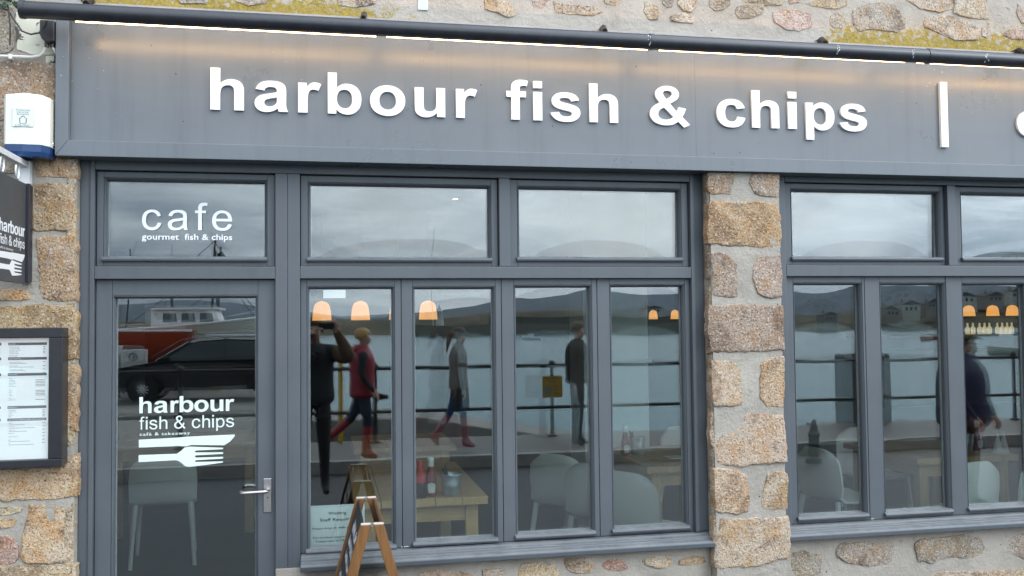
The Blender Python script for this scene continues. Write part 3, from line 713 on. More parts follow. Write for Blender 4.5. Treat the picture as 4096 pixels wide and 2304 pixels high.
# ------------------------------------------------------------------ lettering
GB = {
'h': (967, 'M424 1466V927Q560 1086 749 1086Q846 1086 924 1050Q1002 1014 1041.5 958Q1081 902 1095.5 834Q1110 766 1110 623V0H829V561Q829 728 813 773Q797 818 756.5 844.5Q716 871 655 871Q585 871 530 837Q475 803 449.5 734.5Q424 666 424 532V0H143V1466Z'),
'o': (0, 'M82 546Q82 686 151 817Q220 948 346.5 1017Q473 1086 629 1086Q870 1086 1024 929.5Q1178 773 1178 534Q1178 293 1022.5 134.5Q867 -24 631 -24Q485 -24 352.5 42Q220 108 151 235.5Q82 363 82 546ZM370 531Q370 373 445 289Q520 205 630 205Q740 205 814.5 289Q889 373 889 533Q889 689 814.5 773Q740 857 630 857Q520 857 445 773Q370 689 370 531Z'),
'a': (0, 'M357 738L102 784Q145 938 250 1012Q355 1086 562 1086Q750 1086 842 1041.5Q934 997 971.5 928.5Q1009 860 1009 677L1006 349Q1006 209 1019.5 142.5Q1033 76 1070 0H792Q781 28 765 83Q758 108 755 116Q683 46 601 11Q519 -24 426 -24Q262 -24 167.5 65Q73 154 73 290Q73 380 116 450.5Q159 521 236.5 558.5Q314 596 460 624Q657 661 733 693V721Q733 802 693 836.5Q653 871 542 871Q467 871 425 841.5Q383 812 357 738ZM733 510Q679 492 562 467Q445 442 409 418Q354 379 354 319Q354 260 398 217Q442 174 510 174Q586 174 655 224Q706 262 722 317Q733 353 733 454Z'),
'r': (0, 'M416 0H135V1062H396V911Q463 1018 516.5 1052Q570 1086 638 1086Q734 1086 823 1033L736 788Q665 834 604 834Q545 834 504 801.5Q463 769 439.5 684Q416 599 416 328Z'),
'b': (0, 'M135 0V1466H416V938Q546 1086 724 1086Q918 1086 1045 945.5Q1172 805 1172 542Q1172 270 1042.5 123Q913 -24 728 -24Q637 -24 548.5 21.5Q460 67 396 156V0ZM414 554Q414 389 466 310Q539 198 660 198Q753 198 818.5 277.5Q884 357 884 528Q884 710 818 790.5Q752 871 649 871Q548 871 481 792.5Q414 714 414 554Z'),
'u': (0, 'M847 0V159Q789 74 694.5 25Q600 -24 495 -24Q388 -24 303 23Q218 70 180 155Q142 240 142 390V1062H423V574Q423 350 438.5 299.5Q454 249 495 219.5Q536 190 599 190Q671 190 728 229.5Q785 269 806 327.5Q827 386 827 614V1062H1108V0Z'),
'f': (0, 'M24 1062H180V1142Q180 1276 208.5 1342Q237 1408 313.5 1449.5Q390 1491 507 1491Q627 1491 742 1455L704 1259Q637 1275 575 1275Q514 1275 487.5 1246.5Q461 1218 461 1137V1062H671V841H461V0H180V841H24Z'),
'i': (0, 'M147 0V1062H428V0ZM147 1206V1466H428V1206Z'),
's': (0, 'M48 303L330 346Q348 264 403 221.5Q458 179 557 179Q666 179 721 219Q758 247 758 294Q758 326 738 347Q717 367 644 384Q304 459 213 521Q87 607 87 760Q87 898 196 992Q305 1086 534 1086Q752 1086 858 1015Q964 944 1004 805L739 756Q722 818 674.5 851Q627 884 539 884Q428 884 380 853Q348 831 348 796Q348 766 376 745Q414 717 638.5 666Q863 615 952 541Q1040 466 1040 332Q1040 186 918 81Q796 -24 557 -24Q340 -24 213.5 64Q87 152 48 303Z'),
'c': (0, 'M1073 748L796 698Q782 781 732.5 823Q683 865 604 865Q499 865 436.5 792.5Q374 720 374 550Q374 361 437.5 283Q501 205 608 205Q688 205 739 250.5Q790 296 811 407L1087 360Q1044 170 922 73Q800 -24 595 -24Q362 -24 223.5 123Q85 270 85 530Q85 793 224 939.5Q363 1086 600 1086Q794 1086 908.5 1002.5Q1023 919 1073 748Z'),
'p': (0, 'M139 1062H401V906Q452 986 539 1036Q626 1086 732 1086Q917 1086 1046 941Q1175 796 1175 537Q1175 271 1045 123.5Q915 -24 730 -24Q642 -24 570.5 11Q499 46 420 131V-404H139ZM417 549Q417 370 488 284.5Q559 199 661 199Q759 199 824 277.5Q889 356 889 535Q889 702 822 783Q755 864 656 864Q553 864 485 784.5Q417 705 417 549Z'),
'&': (0, 'M1040 130Q880 -27 640 -27Q370 -27 225 110Q95 235 95 400Q95 545 180 655Q265 765 430 845Q340 960 310 1030Q280 1105 280 1175Q280 1310 395 1400Q510 1491 690 1491Q870 1491 975 1400Q1080 1310 1080 1170Q1080 1080 1020 1000Q960 920 770 815L995 510Q1035 580 1065 690L1310 635Q1275 505 1245 440Q1215 370 1180 315L1440 20L1240 -95ZM648 985L700 1020Q850 1112 850 1190Q850 1245 805 1280Q760 1312 695 1312Q625 1312 585 1280Q540 1245 540 1200Q540 1140 648 985ZM570 660Q470 610 420 545Q370 475 370 400Q370 310 435 250Q500 190 610 190Q680 190 745 215Q810 245 885 310Z'),
}
GR = {
'c': 'M828 389L1005 366Q976 183 856.5 79.5Q737 -24 563 -24Q345 -24 212.5 118.5Q80 261 80 527Q80 699 137 828Q194 957 310.5 1021.5Q427 1086 564 1086Q737 1086 847 998.5Q957 911 988 750L813 723Q788 830 724.5 884Q661 938 571 938Q435 938 350 840.5Q265 743 265 532Q265 318 347 221Q429 124 561 124Q667 124 738 189Q809 254 828 389Z',
'a': 'M828 131Q728 46 635.5 11Q543 -24 437 -24Q262 -24 168 61.5Q74 147 74 280Q74 358 109.5 422.5Q145 487 202.5 526Q260 565 332 585Q385 599 492 612Q710 638 813 674Q814 711 814 721Q814 831 763 876Q694 937 558 937Q431 937 370.5 892.5Q310 848 281 735L105 759Q129 872 184 941.5Q239 1011 343 1048.5Q447 1086 584 1086Q720 1086 805 1054Q890 1022 930 973.5Q970 925 986 851Q995 805 995 685V445Q995 194 1006.5 127.5Q1018 61 1052 0H864Q836 56 828 131ZM813 533Q715 493 519 465Q408 449 362 429Q316 409 291 370.5Q266 332 266 285Q266 213 320.5 165Q375 117 480 117Q584 117 665 162.5Q746 208 784 287Q813 348 813 467Z',
'f': 'M178 0V922H19V1062H178V1175Q178 1282 197 1334Q223 1404 288.5 1447.5Q354 1491 472 1491Q548 1491 640 1473L613 1316Q557 1326 507 1326Q425 1326 391 1291Q357 1256 357 1160V1062H564V922H357V0Z',
'e': 'M862 342L1048 319Q1004 156 885 66Q766 -24 581 -24Q348 -24 211.5 119.5Q75 263 75 522Q75 790 213 938Q351 1086 571 1086Q784 1086 919 941Q1054 796 1054 533Q1054 517 1053 485H261Q271 310 360 217Q449 124 582 124Q681 124 751 176Q821 228 862 342ZM271 633H864Q852 767 796 834Q710 938 573 938Q449 938 364.5 855Q280 772 271 633Z',
'i': 'M136 0V1062H316V0ZM136 1259V1466H316V1259Z',
's': 'M63 317L241 345Q256 238 324.5 181Q393 124 516 124Q640 124 700 174.5Q760 225 760 293Q760 354 707 389Q670 413 523 450Q325 500 248.5 536.5Q172 573 132.5 637.5Q93 702 93 780Q93 851 125.5 911.5Q158 972 214 1012Q256 1043 328.5 1064.5Q401 1086 484 1086Q609 1086 703.5 1050Q798 1014 843 952.5Q888 891 905 788L729 764Q717 846 659.5 892Q602 938 497 938Q373 938 320 897Q267 856 267 801Q267 766 289 738Q311 709 358 690Q385 680 517 644Q708 593 783.5 560.5Q859 528 902 466Q945 404 945 312Q945 222 892.5 142.5Q840 63 741 19.5Q642 -24 517 -24Q310 -24 201.5 62Q93 148 63 317Z',
'h': 'M135 0V1466H315V940Q441 1086 633 1086Q751 1086 838 1039.5Q925 993 962.5 911Q1000 829 1000 673V0H820V673Q820 808 761.5 869.5Q703 931 596 931Q516 931 445.5 889.5Q375 848 345 777Q315 706 315 581V0Z',
'p': 'M135 -407V1062H299V924Q357 1005 430 1045.5Q503 1086 607 1086Q743 1086 847 1016Q951 946 1004 818.5Q1057 691 1057 539Q1057 376 998.5 245.5Q940 115 828.5 45.5Q717 -24 593 -24Q502 -24 429.5 14.5Q357 53 315 110V-407ZM298 525Q298 320 381 222Q464 124 582 124Q702 124 787.5 225.5Q873 327 873 540Q873 743 789.5 844Q706 945 590 945Q475 945 386.5 837.5Q298 730 298 525Z',
'&': 'M973 173Q882 72 774.5 20.5Q667 -31 542 -31Q311 -31 175 125Q65 253 65 410Q65 550 155 662.5Q245 775 424 860Q322 977 288 1049.5Q254 1122 254 1190Q254 1325 360.5 1408Q467 1491 628 1491Q782 1491 880 1396Q978 1301 978 1169Q978 955 694 803L964 459Q1010 550 1036 670L1228 629Q1179 433 1095 306Q1199 168 1331 74L1207 -73Q1095 -1 973 173ZM606 917Q726 988 761.5 1041.5Q797 1095 797 1160Q797 1237 748 1285.5Q699 1335 626 1335Q551 1335 501 1286.5Q451 1238 451 1168Q451 1133 469 1094.5Q487 1056 523 1013ZM858 317L519 736Q369 647 316.5 570.5Q264 494 264 419Q264 327 337 228Q410 129 544 129Q627 129 715.5 180.5Q804 233 858 317Z',
}
import re
def glyph_paths(d, q=5):
    out = []; cur = None; x = y = 0.0
    for c, a in re.findall(r'([MLHVQZ])([^MLHVQZ]*)', d):
        n = [float(k) for k in re.findall(r'-?\d+\.?\d*', a)]
        if c == 'M': cur = [(n[0], n[1])]; out.append(cur); x, y = n
        elif c == 'L': x, y = n; cur.append((x, y))
        elif c == 'H': x = n[0]; cur.append((x, y))
        elif c == 'V': y = n[0]; cur.append((x, y))
        elif c == 'Q':
            for k in range(1, q+1):
                t = k/q; cur.append(((1-t)**2*x + 2*t*(1-t)*n[0] + t*t*n[2], (1-t)**2*y + 2*t*(1-t)*n[1] + t*t*n[3]))
            x, y = n[2], n[3]
    for p in out:
        if (p[0][0]-p[-1][0])**2 + (p[0][1]-p[-1][1])**2 < 1: p.pop()
    return out

def outline_mesh(paths, depth, name):
    """flat 2D outlines (holes allowed) filled and given thickness: mesh in local x, y with z = depth towards the reader"""
    cu = bpy.data.curves.new(name, 'CURVE'); cu.dimensions = '2D'; cu.fill_mode = 'BOTH'; cu.extrude = depth/2
    for p in paths:
        s = cu.splines.new('POLY'); s.points.add(len(p)-1); s.use_cyclic_u = True
        for i, (a, b) in enumerate(p): s.points[i].co = (a, b, 0, 1)
    o = bpy.data.objects.new(name, cu); COL.objects.link(o)
    dg = bpy.context.evaluated_depsgraph_get(); dg.update()
    me = bpy.data.meshes.new_from_object(o.evaluated_get(dg))
    bpy.data.objects.remove(o); bpy.data.curves.remove(cu)
    me.name = name
    return me

def flat(name, paths, depth, mat, parent, frame):
    """frame: origin, unit-u, unit-v (u to the reader's right, v up); outlines are given in metres in that frame"""
    me = outline_mesh(paths, depth, name)
    o, u, v = (Vector(k) for k in frame); n = u.cross(v)
    for w in me.vertices:
        w.co = o + u*w.co.x + v*w.co.y + n*(w.co.z + depth/2)
    me.materials.clear(); me.materials.append(mat); me.update()
    ob = bpy.data.objects.new(name, me)
    return put(ob, parent, False)

def letter(ch, bold, x0, x1, base, cap, depth, mat, parent, frame, name='letter'):
    ps = glyph_paths(GB[ch][1] if bold else GR[ch])
    xa = min(p[0] for q in ps for p in q); xb = max(p[0] for q in ps for p in q)
    k = (x1-x0)/(xb-xa); s = cap/1466
    return flat(name, [[(x0 + (a-xa)*k, base + b*s) for a, b in q] for q in ps], depth, mat, parent, frame)

def small_text(body, width, height, mat, parent, frame, name='lettering', bold=0.0, align='LEFT', depth=0.0006, spacing=1.0):
    """a printed line in the built-in face, fitted to a height (and, if given, a width)"""
    cu = bpy.data.curves.new(name, 'FONT'); cu.body = body; cu.size = 1.0; cu.offset = bold; cu.align_x = align; cu.space_character = spacing
    cu.resolution_u = 2
    o = bpy.data.objects.new(name, cu); COL.objects.link(o)
    dg = bpy.context.evaluated_depsgraph_get(); dg.update()
    me = bpy.data.meshes.new_from_object(o.evaluated_get(dg))
    bpy.data.objects.remove(o); bpy.data.curves.remove(cu)
    if not me.vertices: return None
    xs = [w.co.x for w in me.vertices]; w0 = max(xs)-min(xs)
    sy = height/0.72; sx_ = width/w0 if width else sy
    oo, u, v = (Vector(k) for k in frame); n = u.cross(v)
    for w in me.vertices:
        w.co = oo + u*((w.co.x - (min(xs) if align == 'LEFT' else 0))*sx_) + v*(w.co.y*sy) + n*depth
    me.materials.clear(); me.materials.append(mat); me.name = name
    ob = bpy.data.objects.new(name, me)
    return put(ob, parent, False)

XZ = lambda y: ((0, y, 0), (1, 0, 0), (0, 0, 1))

# fascia board
fs = thing('shop_fascia', 'long grey blue fascia board with raised white letters harbour fish & chips', 'shop sign', (3.0, -0.05, 2.4))
box('panel', M_FASCIA, fs, -1.168, 1.930, -0.080, -0.002, 2.4725, 3.10)
box('panel', M_FASCIA, fs, 1.9308, 4.40, -0.080, -0.002, 2.4725, 3.10)
box('panel', M_FASCIA, fs, 4.4008, 7.2, -0.080, -0.002, 2.4725, 3.10)
MB().prism([(-1.226, 2.399), (-1.169, 2.4712), (-1.169, 3.105), (-1.226, 3.105)], -0.120, -0.002, 'y').build('border', M_FASCIA, fs, bevel=0.002)
MB().prism([(-1.2255, 2.3985), (7.2, 2.3985), (7.2, 2.472), (-1.1685, 2.472)], -0.1198, -0.002, 'y').build('border', M_FASCIA, fs, bevel=0.002)
box('flashing', plain('grey_lead', (0.30, 0.30, 0.31), 0.6, 0.3), fs, -1.20, 7.2, -0.128, -0.001, 3.106, 3.118)
FZ = XZ(-0.0805)
SIGN = [('h', -0.543, -0.388), ('a', -0.338, -0.180), ('r', -0.133, -0.023), ('b', 0.009, 0.172), ('o', 0.214, 0.388), ('u', 0.435, 0.588), ('r', 0.643, 0.752),
        ('f', 0.903, 1.015), ('i', 1.042, 1.089), ('s', 1.133, 1.291), ('h', 1.340, 1.495), ('&', 1.670, 1.892), ('c', 2.045, 2.208), ('h', 2.247, 2.405), ('i', 2.458, 2.508), ('p', 2.563, 2.732), ('s', 2.764, 2.928), ('c', 3.880, 4.050)]
for ch, a, b in SIGN:
    o = letter(ch, True, a, b, 2.642, 0.203, 0.015, M_WHITE, fs, FZ)
    bv = o.modifiers.new('bevel', 'BEVEL'); bv.width = 0.0012; bv.segments = 1; bv.limit_method = 'ANGLE'
MB().prism([(3.386, 2.935), (3.386, 2.566), (3.430, 2.566), (3.430, 2.935)], -0.100, -0.0805, 'y').build('divider_bar', M_WHITE, fs, bevel=0.0012)

# fanlight lettering
fan = fans[0]
FG = XZ(0.0665)
pn = [c for c in fan.children if c.name.startswith('outer_pane')][0]
for ch, a, b in (('c', -0.878, -0.790), ('a', -0.759, -0.665), ('f', -0.633, -0.573), ('e', -0.552, -0.457)):
    letter(ch, False, a, b, 2.0775, 0.1335, 0.004, M_WHITE, pn, FG)
small_text('gourmet  fish & chips', 0.424, 0.0300, M_WHITE, pn, ((-0.880, 0.0664, 2.030), (1, 0, 0), (0, 0, 1)), bold=0.018, depth=0.0015)

KNIFE = [(-0.889,1.063),(-0.708,1.067),(-0.66,1.070),(-0.453,1.073),(-0.444,1.073),(-0.443,1.066),(-0.465,1.04),(-0.493,1.022),(-0.648,1.029),(-0.669,1.023),(-0.684,1.024),(-0.708,1.026),(-0.888,1.025)]
FORK = [(-0.889,0.989),(-0.714,0.989),(-0.696,1.001),(-0.678,1.018),(-0.654,1.021),(-0.499,1.01),(-0.499,1.003),(-0.627,1.001),(-0.631,0.998),(-0.627,0.992),(-0.499,0.988),(-0.499,0.98),(-0.626,0.978),(-0.631,0.973),(-0.626,0.967),(-0.499,0.966),(-0.499,0.957),(-0.626,0.954),(-0.631,0.95),(-0.626,0.946),(-0.499,0.944),(-0.499,0.938),(-0.587,0.929),(-0.66,0.924),(-0.675,0.928),(-0.693,0.944),(-0.708,0.956),(-0.726,0.958),(-0.889,0.955)]
def logo(parent, mat, org, u, v, sx_, sz_):
    """the door transfer: words, knife and fork; org is its lower left corner"""
    U, V = Vector(u), Vector(v)
    f = (org, u, v)
    X = lambda a: (a + 0.889)*sx_
    Z = lambda b: (b - 0.924)*sz_
    for ch, a, b in (('h', -0.887, -0.831), ('a', -0.820, -0.757), ('r', -0.744, -0.705), ('b', -0.702, -0.638), ('o', -0.634, -0.567), ('u', -0.558, -0.498), ('r', -0.486, -0.446)):
        letter(ch, True, X(a), X(b), Z(1.189), 0.078*sz_, 0.0008, mat, parent, f)
    for ch, a, b in (('f', -0.886, -0.863), ('i', -0.857, -0.849), ('s', -0.841, -0.804), ('h', -0.795, -0.758), ('&', -0.727, -0.674), ('c', -0.645, -0.605), ('h', -0.596, -0.560), ('i', -0.550, -0.542), ('p', -0.531, -0.492), ('s', -0.485, -0.447)):
        letter(ch, False, X(a), X(b), Z(1.1105), 0.061*sz_, 0.0008, mat, parent, f)
    small_text('caf\u00e9 & takeaway', 0.232*sx_, 0.0150*sz_, mat, parent, (Vector(org) + U*X(-0.885) + V*Z(1.081), u, v), bold=0.01, depth=0.0008, spacing=1.15)
    flat('knife_emblem', [[(X(a), Z(b)) for a, b in KNIFE]], 0.0008, mat, parent, f)
    flat('fork_emblem', [[(X(a), Z(b)) for a, b in FORK]], 0.0008, mat, parent, f)
dp = [c for c in door.children if c.name.startswith('outer_pane')][0]
logo(dp, M_VINYL, (-0.889, 0.0668, 0.924), (1, 0, 0), (0, 0, 1), 1.0, 1.0)

# ------------------------------------------------------------------ light trough over the fascia
M_LAMP = plain('warm_fluorescent_tube', (0.9, 0.85, 0.7), 0.4, emit=(1.0, 0.62, 0.29), es=19.0)
lt = thing('light_trough', 'black tube light fitting shining warm light down the fascia board', 'light fitting', (3.0, -0.30, 3.0))
PY, PZ, PR = -0.300, 3.013, 0.038
secs = [(-1.318, 1.604), (1.606, 3.168), (3.172, 5.2), (5.204, 7.1)]
for a, b in secs:
    m = MB(); rs = []
    for x in (a, b):
        arc = [R(-10 + 292*k/22) for k in range(23)]                       # open slot facing the fascia and down
        ph = R(-38)
        rs.append([(x, PY + PR*math.cos(t), PZ + PR*math.sin(t)) for t in arc])
    inner = [[(p[0], PY + (p[1]-PY)*0.93, PZ + (p[2]-PZ)*0.93) for p in r] for r in rs]
    n = len(rs[0])
    vv = rs[0] + rs[1] + inner[0] + inner[1]; ff = []
    for k in range(n-1):
        ff += [(k, k+1, n+k+1, n+k), (2*n+k, 3*n+k, 3*n+k+1, 2*n+k+1), (k, 2*n+k, 2*n+k+1, k+1), (n+k, n+k+1, 3*n+k+1, 3*n+k)]
    ff += [(0, n, 3*n, 2*n), (n-1, 3*n-1, 4*n-1, 2*n-1)]
    m.add(vv, ff).build('tube', M_PIPE, lt, smooth=True)
MB().lathe([(0, -0.004), (PR+.002, -0.003), (PR+.003, 0.006), (PR+.003, 0.018), (PR, 0.02)], (-1.322, PY, PZ), 24, 'x').build('end_cap', M_PIPE, lt, smooth=True)
for x in (1.605, 3.170, 5.202):
    MB().lathe([(PR+.0005, -0.012), (PR+.003, -0.011), (PR+.003, 0.011), (PR+.0005, 0.012)], (x, PY, PZ), 24, 'x').build('joint_ring', M_PIPE, lt, smooth=True)
for a, b in ((-1.10, 0.235), (0.285, 1.60), (1.66, 3.045), (3.12, 4.50), (4.56, 5.95)):
    MB().tube([(a, PY+0.022, PZ-0.0222+.0008*a), (b, PY+0.022, PZ-0.0222+.0008*b)], 0.0145, 10).build('lamp', M_LAMP, lt, smooth=True)
for x in (-1.082, 0.173, 1.393, 2.625, 3.849, 5.1):
    br = MB().bar((x, PY+0.02, PZ+0.028), (x+.01, -0.10, 3.125), 0.022, 0.016).build('bracket', M_BLACK, lt, bevel=0.003)
    MB().tube([(x+.004, -0.20, 3.088), (x+.012, -0.150, 3.124), (x+.013, -0.128, 3.124)], 0.015, 10).build('bracket_knuckle', M_BLACK, br, smooth=True)
    MB().bar((x+.012, -0.13, 3.124), (x+.012, 0.0, 3.128), 0.02, 0.014).build('wall_stay', M_BLACK, br)
# droppings on the tube: small dried spatters
for x, w in ((1.59, .012), (3.06, .01), (3.50, .022), (2.62, .006)):
    m = MB()
    for k in range(7):
        a = R(150 + k*11 + rnd.uniform(-4, 4)); xx = x + rnd.uniform(-w, w); r_ = rnd.uniform(.0015, .004)
        c = Vector((xx, PY + (PR+.0012)*math.cos(a), PZ + (PR+.0012)*math.sin(a))); t1 = Vector((1, 0, 0)); t2 = Vector((0, -math.sin(a), math.cos(a))); nn = Vector((0, math.cos(a), math.sin(a)))
        m.add([c + (t1*math.cos(q*PI/3) + t2*math.sin(q*PI/3)*1.8)*r_ for q in range(6)] + [c + nn*.0008], [(q, (q+1) % 6, 6) for q in range(6)])
    m.build('bird_dropping', plain('dried_dropping', (0.55, 0.55, 0.52), 0.9), lt)

# ------------------------------------------------------------------ things on the left wall
al = thing('alarm_box', 'cream burglar alarm box with blue base on the wall beside the fascia', 'alarm', (-1.33, -0.12, 2.39))
M_CREAM = plain('cream_plastic', (0.74, 0.72, 0.63), 0.4, var=0.03)
M_BLUE = plain('blue_plastic', (0.014, 0.048, 0.14), 0.25, var=0.1)
def alarm_prof(z):
    return [(-1.424, -0.066, z), (-1.424, -0.176, z), (-1.412, -0.196, z), (-1.34, -0.203, z), (-1.264, -0.196, z), (-1.238, -0.150, z), (-1.233, -0.066, z)]
MB().rings([alarm_prof(2.4315), alarm_prof(2.652), [(x, y + .004 if y < -.1 else y, 2.6545 + .012*(1-((x+1.33)/.1)**2)) for x, y, z in alarm_prof(2.662)]]).build('cover', M_CREAM, al, bevel=0.002)
MB().rings([[(-1.33 + (x+1.33)*.93, -.066 + (y+.066)*.95, 2.383 - .006*(1-((x+1.33)/.1)**2)) for x, y, z in alarm_prof(0)], [(-1.33 + (x+1.33)*.98, y, 2.400) for x, y, z in alarm_prof(0)], alarm_prof(2.4305)]).build('strobe_base', M_BLUE, al, bevel=0.001)
MB().lathe([(0, -.012), (.006, -.010), (.007, .006)], (-1.238, -0.11, 2.452), 10, 'x').build('screw', M_CREAM, al, smooth=True)
lab = box('label', plain('pale_sticker', (0.68, 0.72, 0.68), 0.4, var=.02), al, -1.380, -1.294, -0.2062, -0.2045, 2.512, 2.596)
M_INK = plain('grey_green_ink', (0.20, 0.24, 0.21), 0.6)
for s, z, w in (('Trelawney', 2.583, .062), ('Security', 2.5735, .050), ('Systems', 2.564, .052), ('01736-752417', 2.514, .066)):
    small_text(s, w, 0.0075, M_INK, lab, ((-1.337 - w/2, -0.2064, z), (1, 0, 0), (0, 0, 1)), bold=.01)
hs = [(-.014, 0), (-.014, .020), (-.020, .020), (-.004, .036), (.006, .036), (.006, .031), (.020, .021), (.014, .021), (.014, 0)]
flat('house_emblem', [[(-1.336+a, 2.524+b) for a, b in hs], [(-1.336+a*.78, 2.5265+b*.80) for a, b in hs]], .0006, M_INK, lab, XZ(-0.2064))

jb = thing('junction_box', 'black electrical junction box with white cables beside the fascia end', 'junction box', (-1.255, -0.10, 2.92))
MB().prism([(-1.292, 3.025), (-1.228, 3.025), (-1.228, 2.925), (-1.262, 2.918), (-1.284, 2.938), (-1.292, 2.955)], -0.135, -0.06, 'y').build('casing', M_BLACK, jb, bevel=0.006)
for x in (-1.268, -1.244): MB().lathe([(.010, -.02), (.010, .008)], (x, -0.105, 2.925), 10).build('cable_gland', M_BLACK, jb, smooth=True)
M_WCAB = plain('white_cable_sheath', (0.72, 0.70, 0.68), 0.5, var=.05)
wc = thing('cable', 'white cable clipped along the wall and curving up to the junction box', 'cable', (-1.4, -0.08, 2.86))
MB().tube([(-2.4, -.078, 2.857), (-1.75, -.078, 2.857), (-1.48, -.078, 2.862), (-1.34, -.080, 2.863), (-1.305, -.086, 2.868), (-1.284, -.095, 2.882), (-1.275, -.102, 2.905), (-1.270, -.105, 2.922)], .0062, 8).build('sheath', M_WCAB, wc, smooth=True)
MB().tube([(-1.243, -.105, 2.915), (-1.238, -.102, 2.895), (-1.222, -.09, 2.880), (-1.20, -.07, 2.875)], .006, 8).build('sheath', M_WCAB, wc, smooth=True)
for x in (-1.43, -1.75): box('clip', M_WCAB, wc, x-.008, x+.008, -.086, -.055, 2.849, 2.872, bevel=.002)
bc = thing('cable', 'thin black cable looping down the wall left of the fascia', 'cable', (-1.4, -0.1, 2.97))
MB().tube([(-1.62, -.085, 3.06), (-1.50, -.09, 3.085), (-1.44, -.095, 3.075), (-1.405, -.10, 3.02), (-1.375, -.105, 2.975), (-1.335, -.11, 2.960), (-1.295, -.125, 2.965), (-1.268, -.138, 2.995), (-1.262, -.14, 3.02)], .0042, 8).build('sheath', M_BLACK, bc, smooth=True)
MB().tube([(-1.44, -.10, 3.11), (-1.432, -.10, 3.06), (-1.428, -.095, 3.0), (-1.430, -.09, 2.91)], .0035, 8).build('sheath', M_BLACK, bc, smooth=True)
iv = MB(); r5 = random.Random(5)
for k in range(420):
    c = Vector((r5.uniform(-2.1, -1.385), r5.uniform(-.13, -.07), 3.085 + r5.random()**1.3*.30)); s = r5.uniform(.010, .022)
    a = Vector((r5.uniform(-1, 1), r5.uniform(-.5, .5), r5.uniform(-1, 1))).normalized(); b = a.cross(Vector((r5.uniform(-.4, .4), -1, r5.uniform(-.2, .5)))).normalized()
    iv.add([c - a*s, c + b*s*.6 + Vector((0, -.003, 0)), c + a*s, c - b*s*.6], [(0, 1, 2), (0, 2, 3)])
ivt = thing('ivy_plant', 'dark green ivy hanging over the wall top left of the light fitting', 'plant', (-1.6, -.1, 3.1))
ivo = iv.build('leaves', plain('ivy_leaf', (0.022, 0.04, 0.014), 0.5, var=.5, scale=30), ivt); ivo['kind'] = 'stuff'

# hanging sign
hsn = thing('hanging_sign', 'charcoal hanging sign with white fish and chips lettering at the left edge of the photo', 'hanging sign', (-1.36, -0.35, 1.8))
box('board', M_DARKSIGN, hsn, -1.372, -1.347, -0.665, -0.118, 1.808, 2.266, bevel=.002)
box('wall_channel', plain('black_channel', (.02, .02, .03), .4), hsn, -1.385, -1.334, -0.112, -0.060, 1.815, 2.262, bevel=.002)
box('wall_plate', plain('white_painted_metal', (0.68, 0.68, 0.68), 0.45), hsn, -1.400, -1.338, -0.100, -0.055, 2.268, 2.375, bevel=.002)
box('arm', plain('white_arm', (0.66, 0.66, 0.66), 0.45), hsn, -1.376, -1.346, -0.70, -0.102, 2.345, 2.372, bevel=.002)
for y in (-.20, -.40, -.60):
    pts = [(-1.36, y + .022*math.sin(t), 2.312 + .040*math.cos(t)) for t in [R(a) for a in range(-160, 161, 20)]]
    MB().tube(pts, .0045, 8).build('carabiner', M_ALU, hsn, smooth=True)
logo([c for c in hsn.children if c.name.startswith('board')][0], M_WHITE, (-1.3468, -0.468, 1.835), (0, 1, 0), (0, 0, 1), 0.338/0.446, 0.238/0.344)

# menu case
mc = thing('menu_case', 'black framed lit menu case with printed menu sheets on the wall left of the door', 'menu board', (-1.5, -0.1, 0.97))
MX0, MX1, MZ0, MZ1 = -1.98, -1.176, 0.978, 1.606
for a in ((MX0, MX1, MZ0, 1.012), (MX0, MX1, 1.561, MZ1), (MX0, -1.92, 1.0125, 1.5605), (-1.2365, MX1, 1.0125, 1.5605)):
    box('frame', M_BLACK, mc, a[0], a[1], -0.150, -0.055, a[2], a[3], bevel=.003)
M_MENU = plain('backlit_menu_paper', (0.80, 0.80, 0.80), 0.6, var=.01, emit=(0.97, 0.96, 1.0), es=0.28)
sheet = box('menu_sheet', M_MENU, mc, -1.919, -1.2375, -0.128, -0.120, 1.0135, 1.5595)
M_TXT = plain('grey_print', (0.10, 0.10, 0.11), 0.6); M_BAND = plain('grey_print_band', (0.16, 0.155, 0.165), 0.6)
M_FINE = plain('fine_grey_print', (0.34, 0.34, 0.36), 0.6)
def mrow(px_z): return px_z
heads = [('kids...', 1.5315), ('desserts...', 1.4650), ('wines...', 1.3935), ('beers...', 1.2455), ('the finest italian coffee from lavazza', 1.190)]
items = [(1.5185, 'fish bites & chips', 1), (1.511, 'cod bites & chips', 1), (1.504, 'fish fingers & chips', 1), (1.497, 'sausage & chips', 1), (1.490, 'chicken & chips', 1), (1.480, 'all served with', 0), (1.473, 'peas or beans', 0),
         (1.450, 'hot chocolate brownie', 1), (1.445, '', 2), (1.433, 'apple crumble', 1), (1.428, '', 2), (1.417, 'cornish dairy ice cream', 1), (1.412, '', 2), (1.401, 'ice cream', 1),
         (1.3765, 'white...', 0), (1.369, 'sauvignon', 1), (1.362, 'chardonnay', 1), (1.355, 'pinot grigio', 1), (1.348, 'picpoul', 1), (1.341, 'house white', 1), (1.328, 'red...', 0), (1.321, 'merlot', 1), (1.314, 'shiraz', 1), (1.307, 'rioja', 1), (1.300, 'malbec', 1), (1.287, 'rose...', 0), (1.280, 'house rose', 1),
         (1.233, 'draught beer', 1), (1.226, 'bottled beer', 1), (1.219, 'cider', 1), (1.212, 'local ale', 1), (1.205, 'lager', 1),
         (1.1755, 'coffee', 1), (1.169, '', 2), (1.160, 'americano', 1), (1.154, '', 2), (1.145, 'cappuccino', 1), (1.139, '', 2), (1.130, 'espresso', 1), (1.115, 'double espresso', 1), (1.100, 'latte', 1), (1.094, '', 2), (1.085, 'tea', 1), (1.079, '', 2)]
rm = random.Random(3)
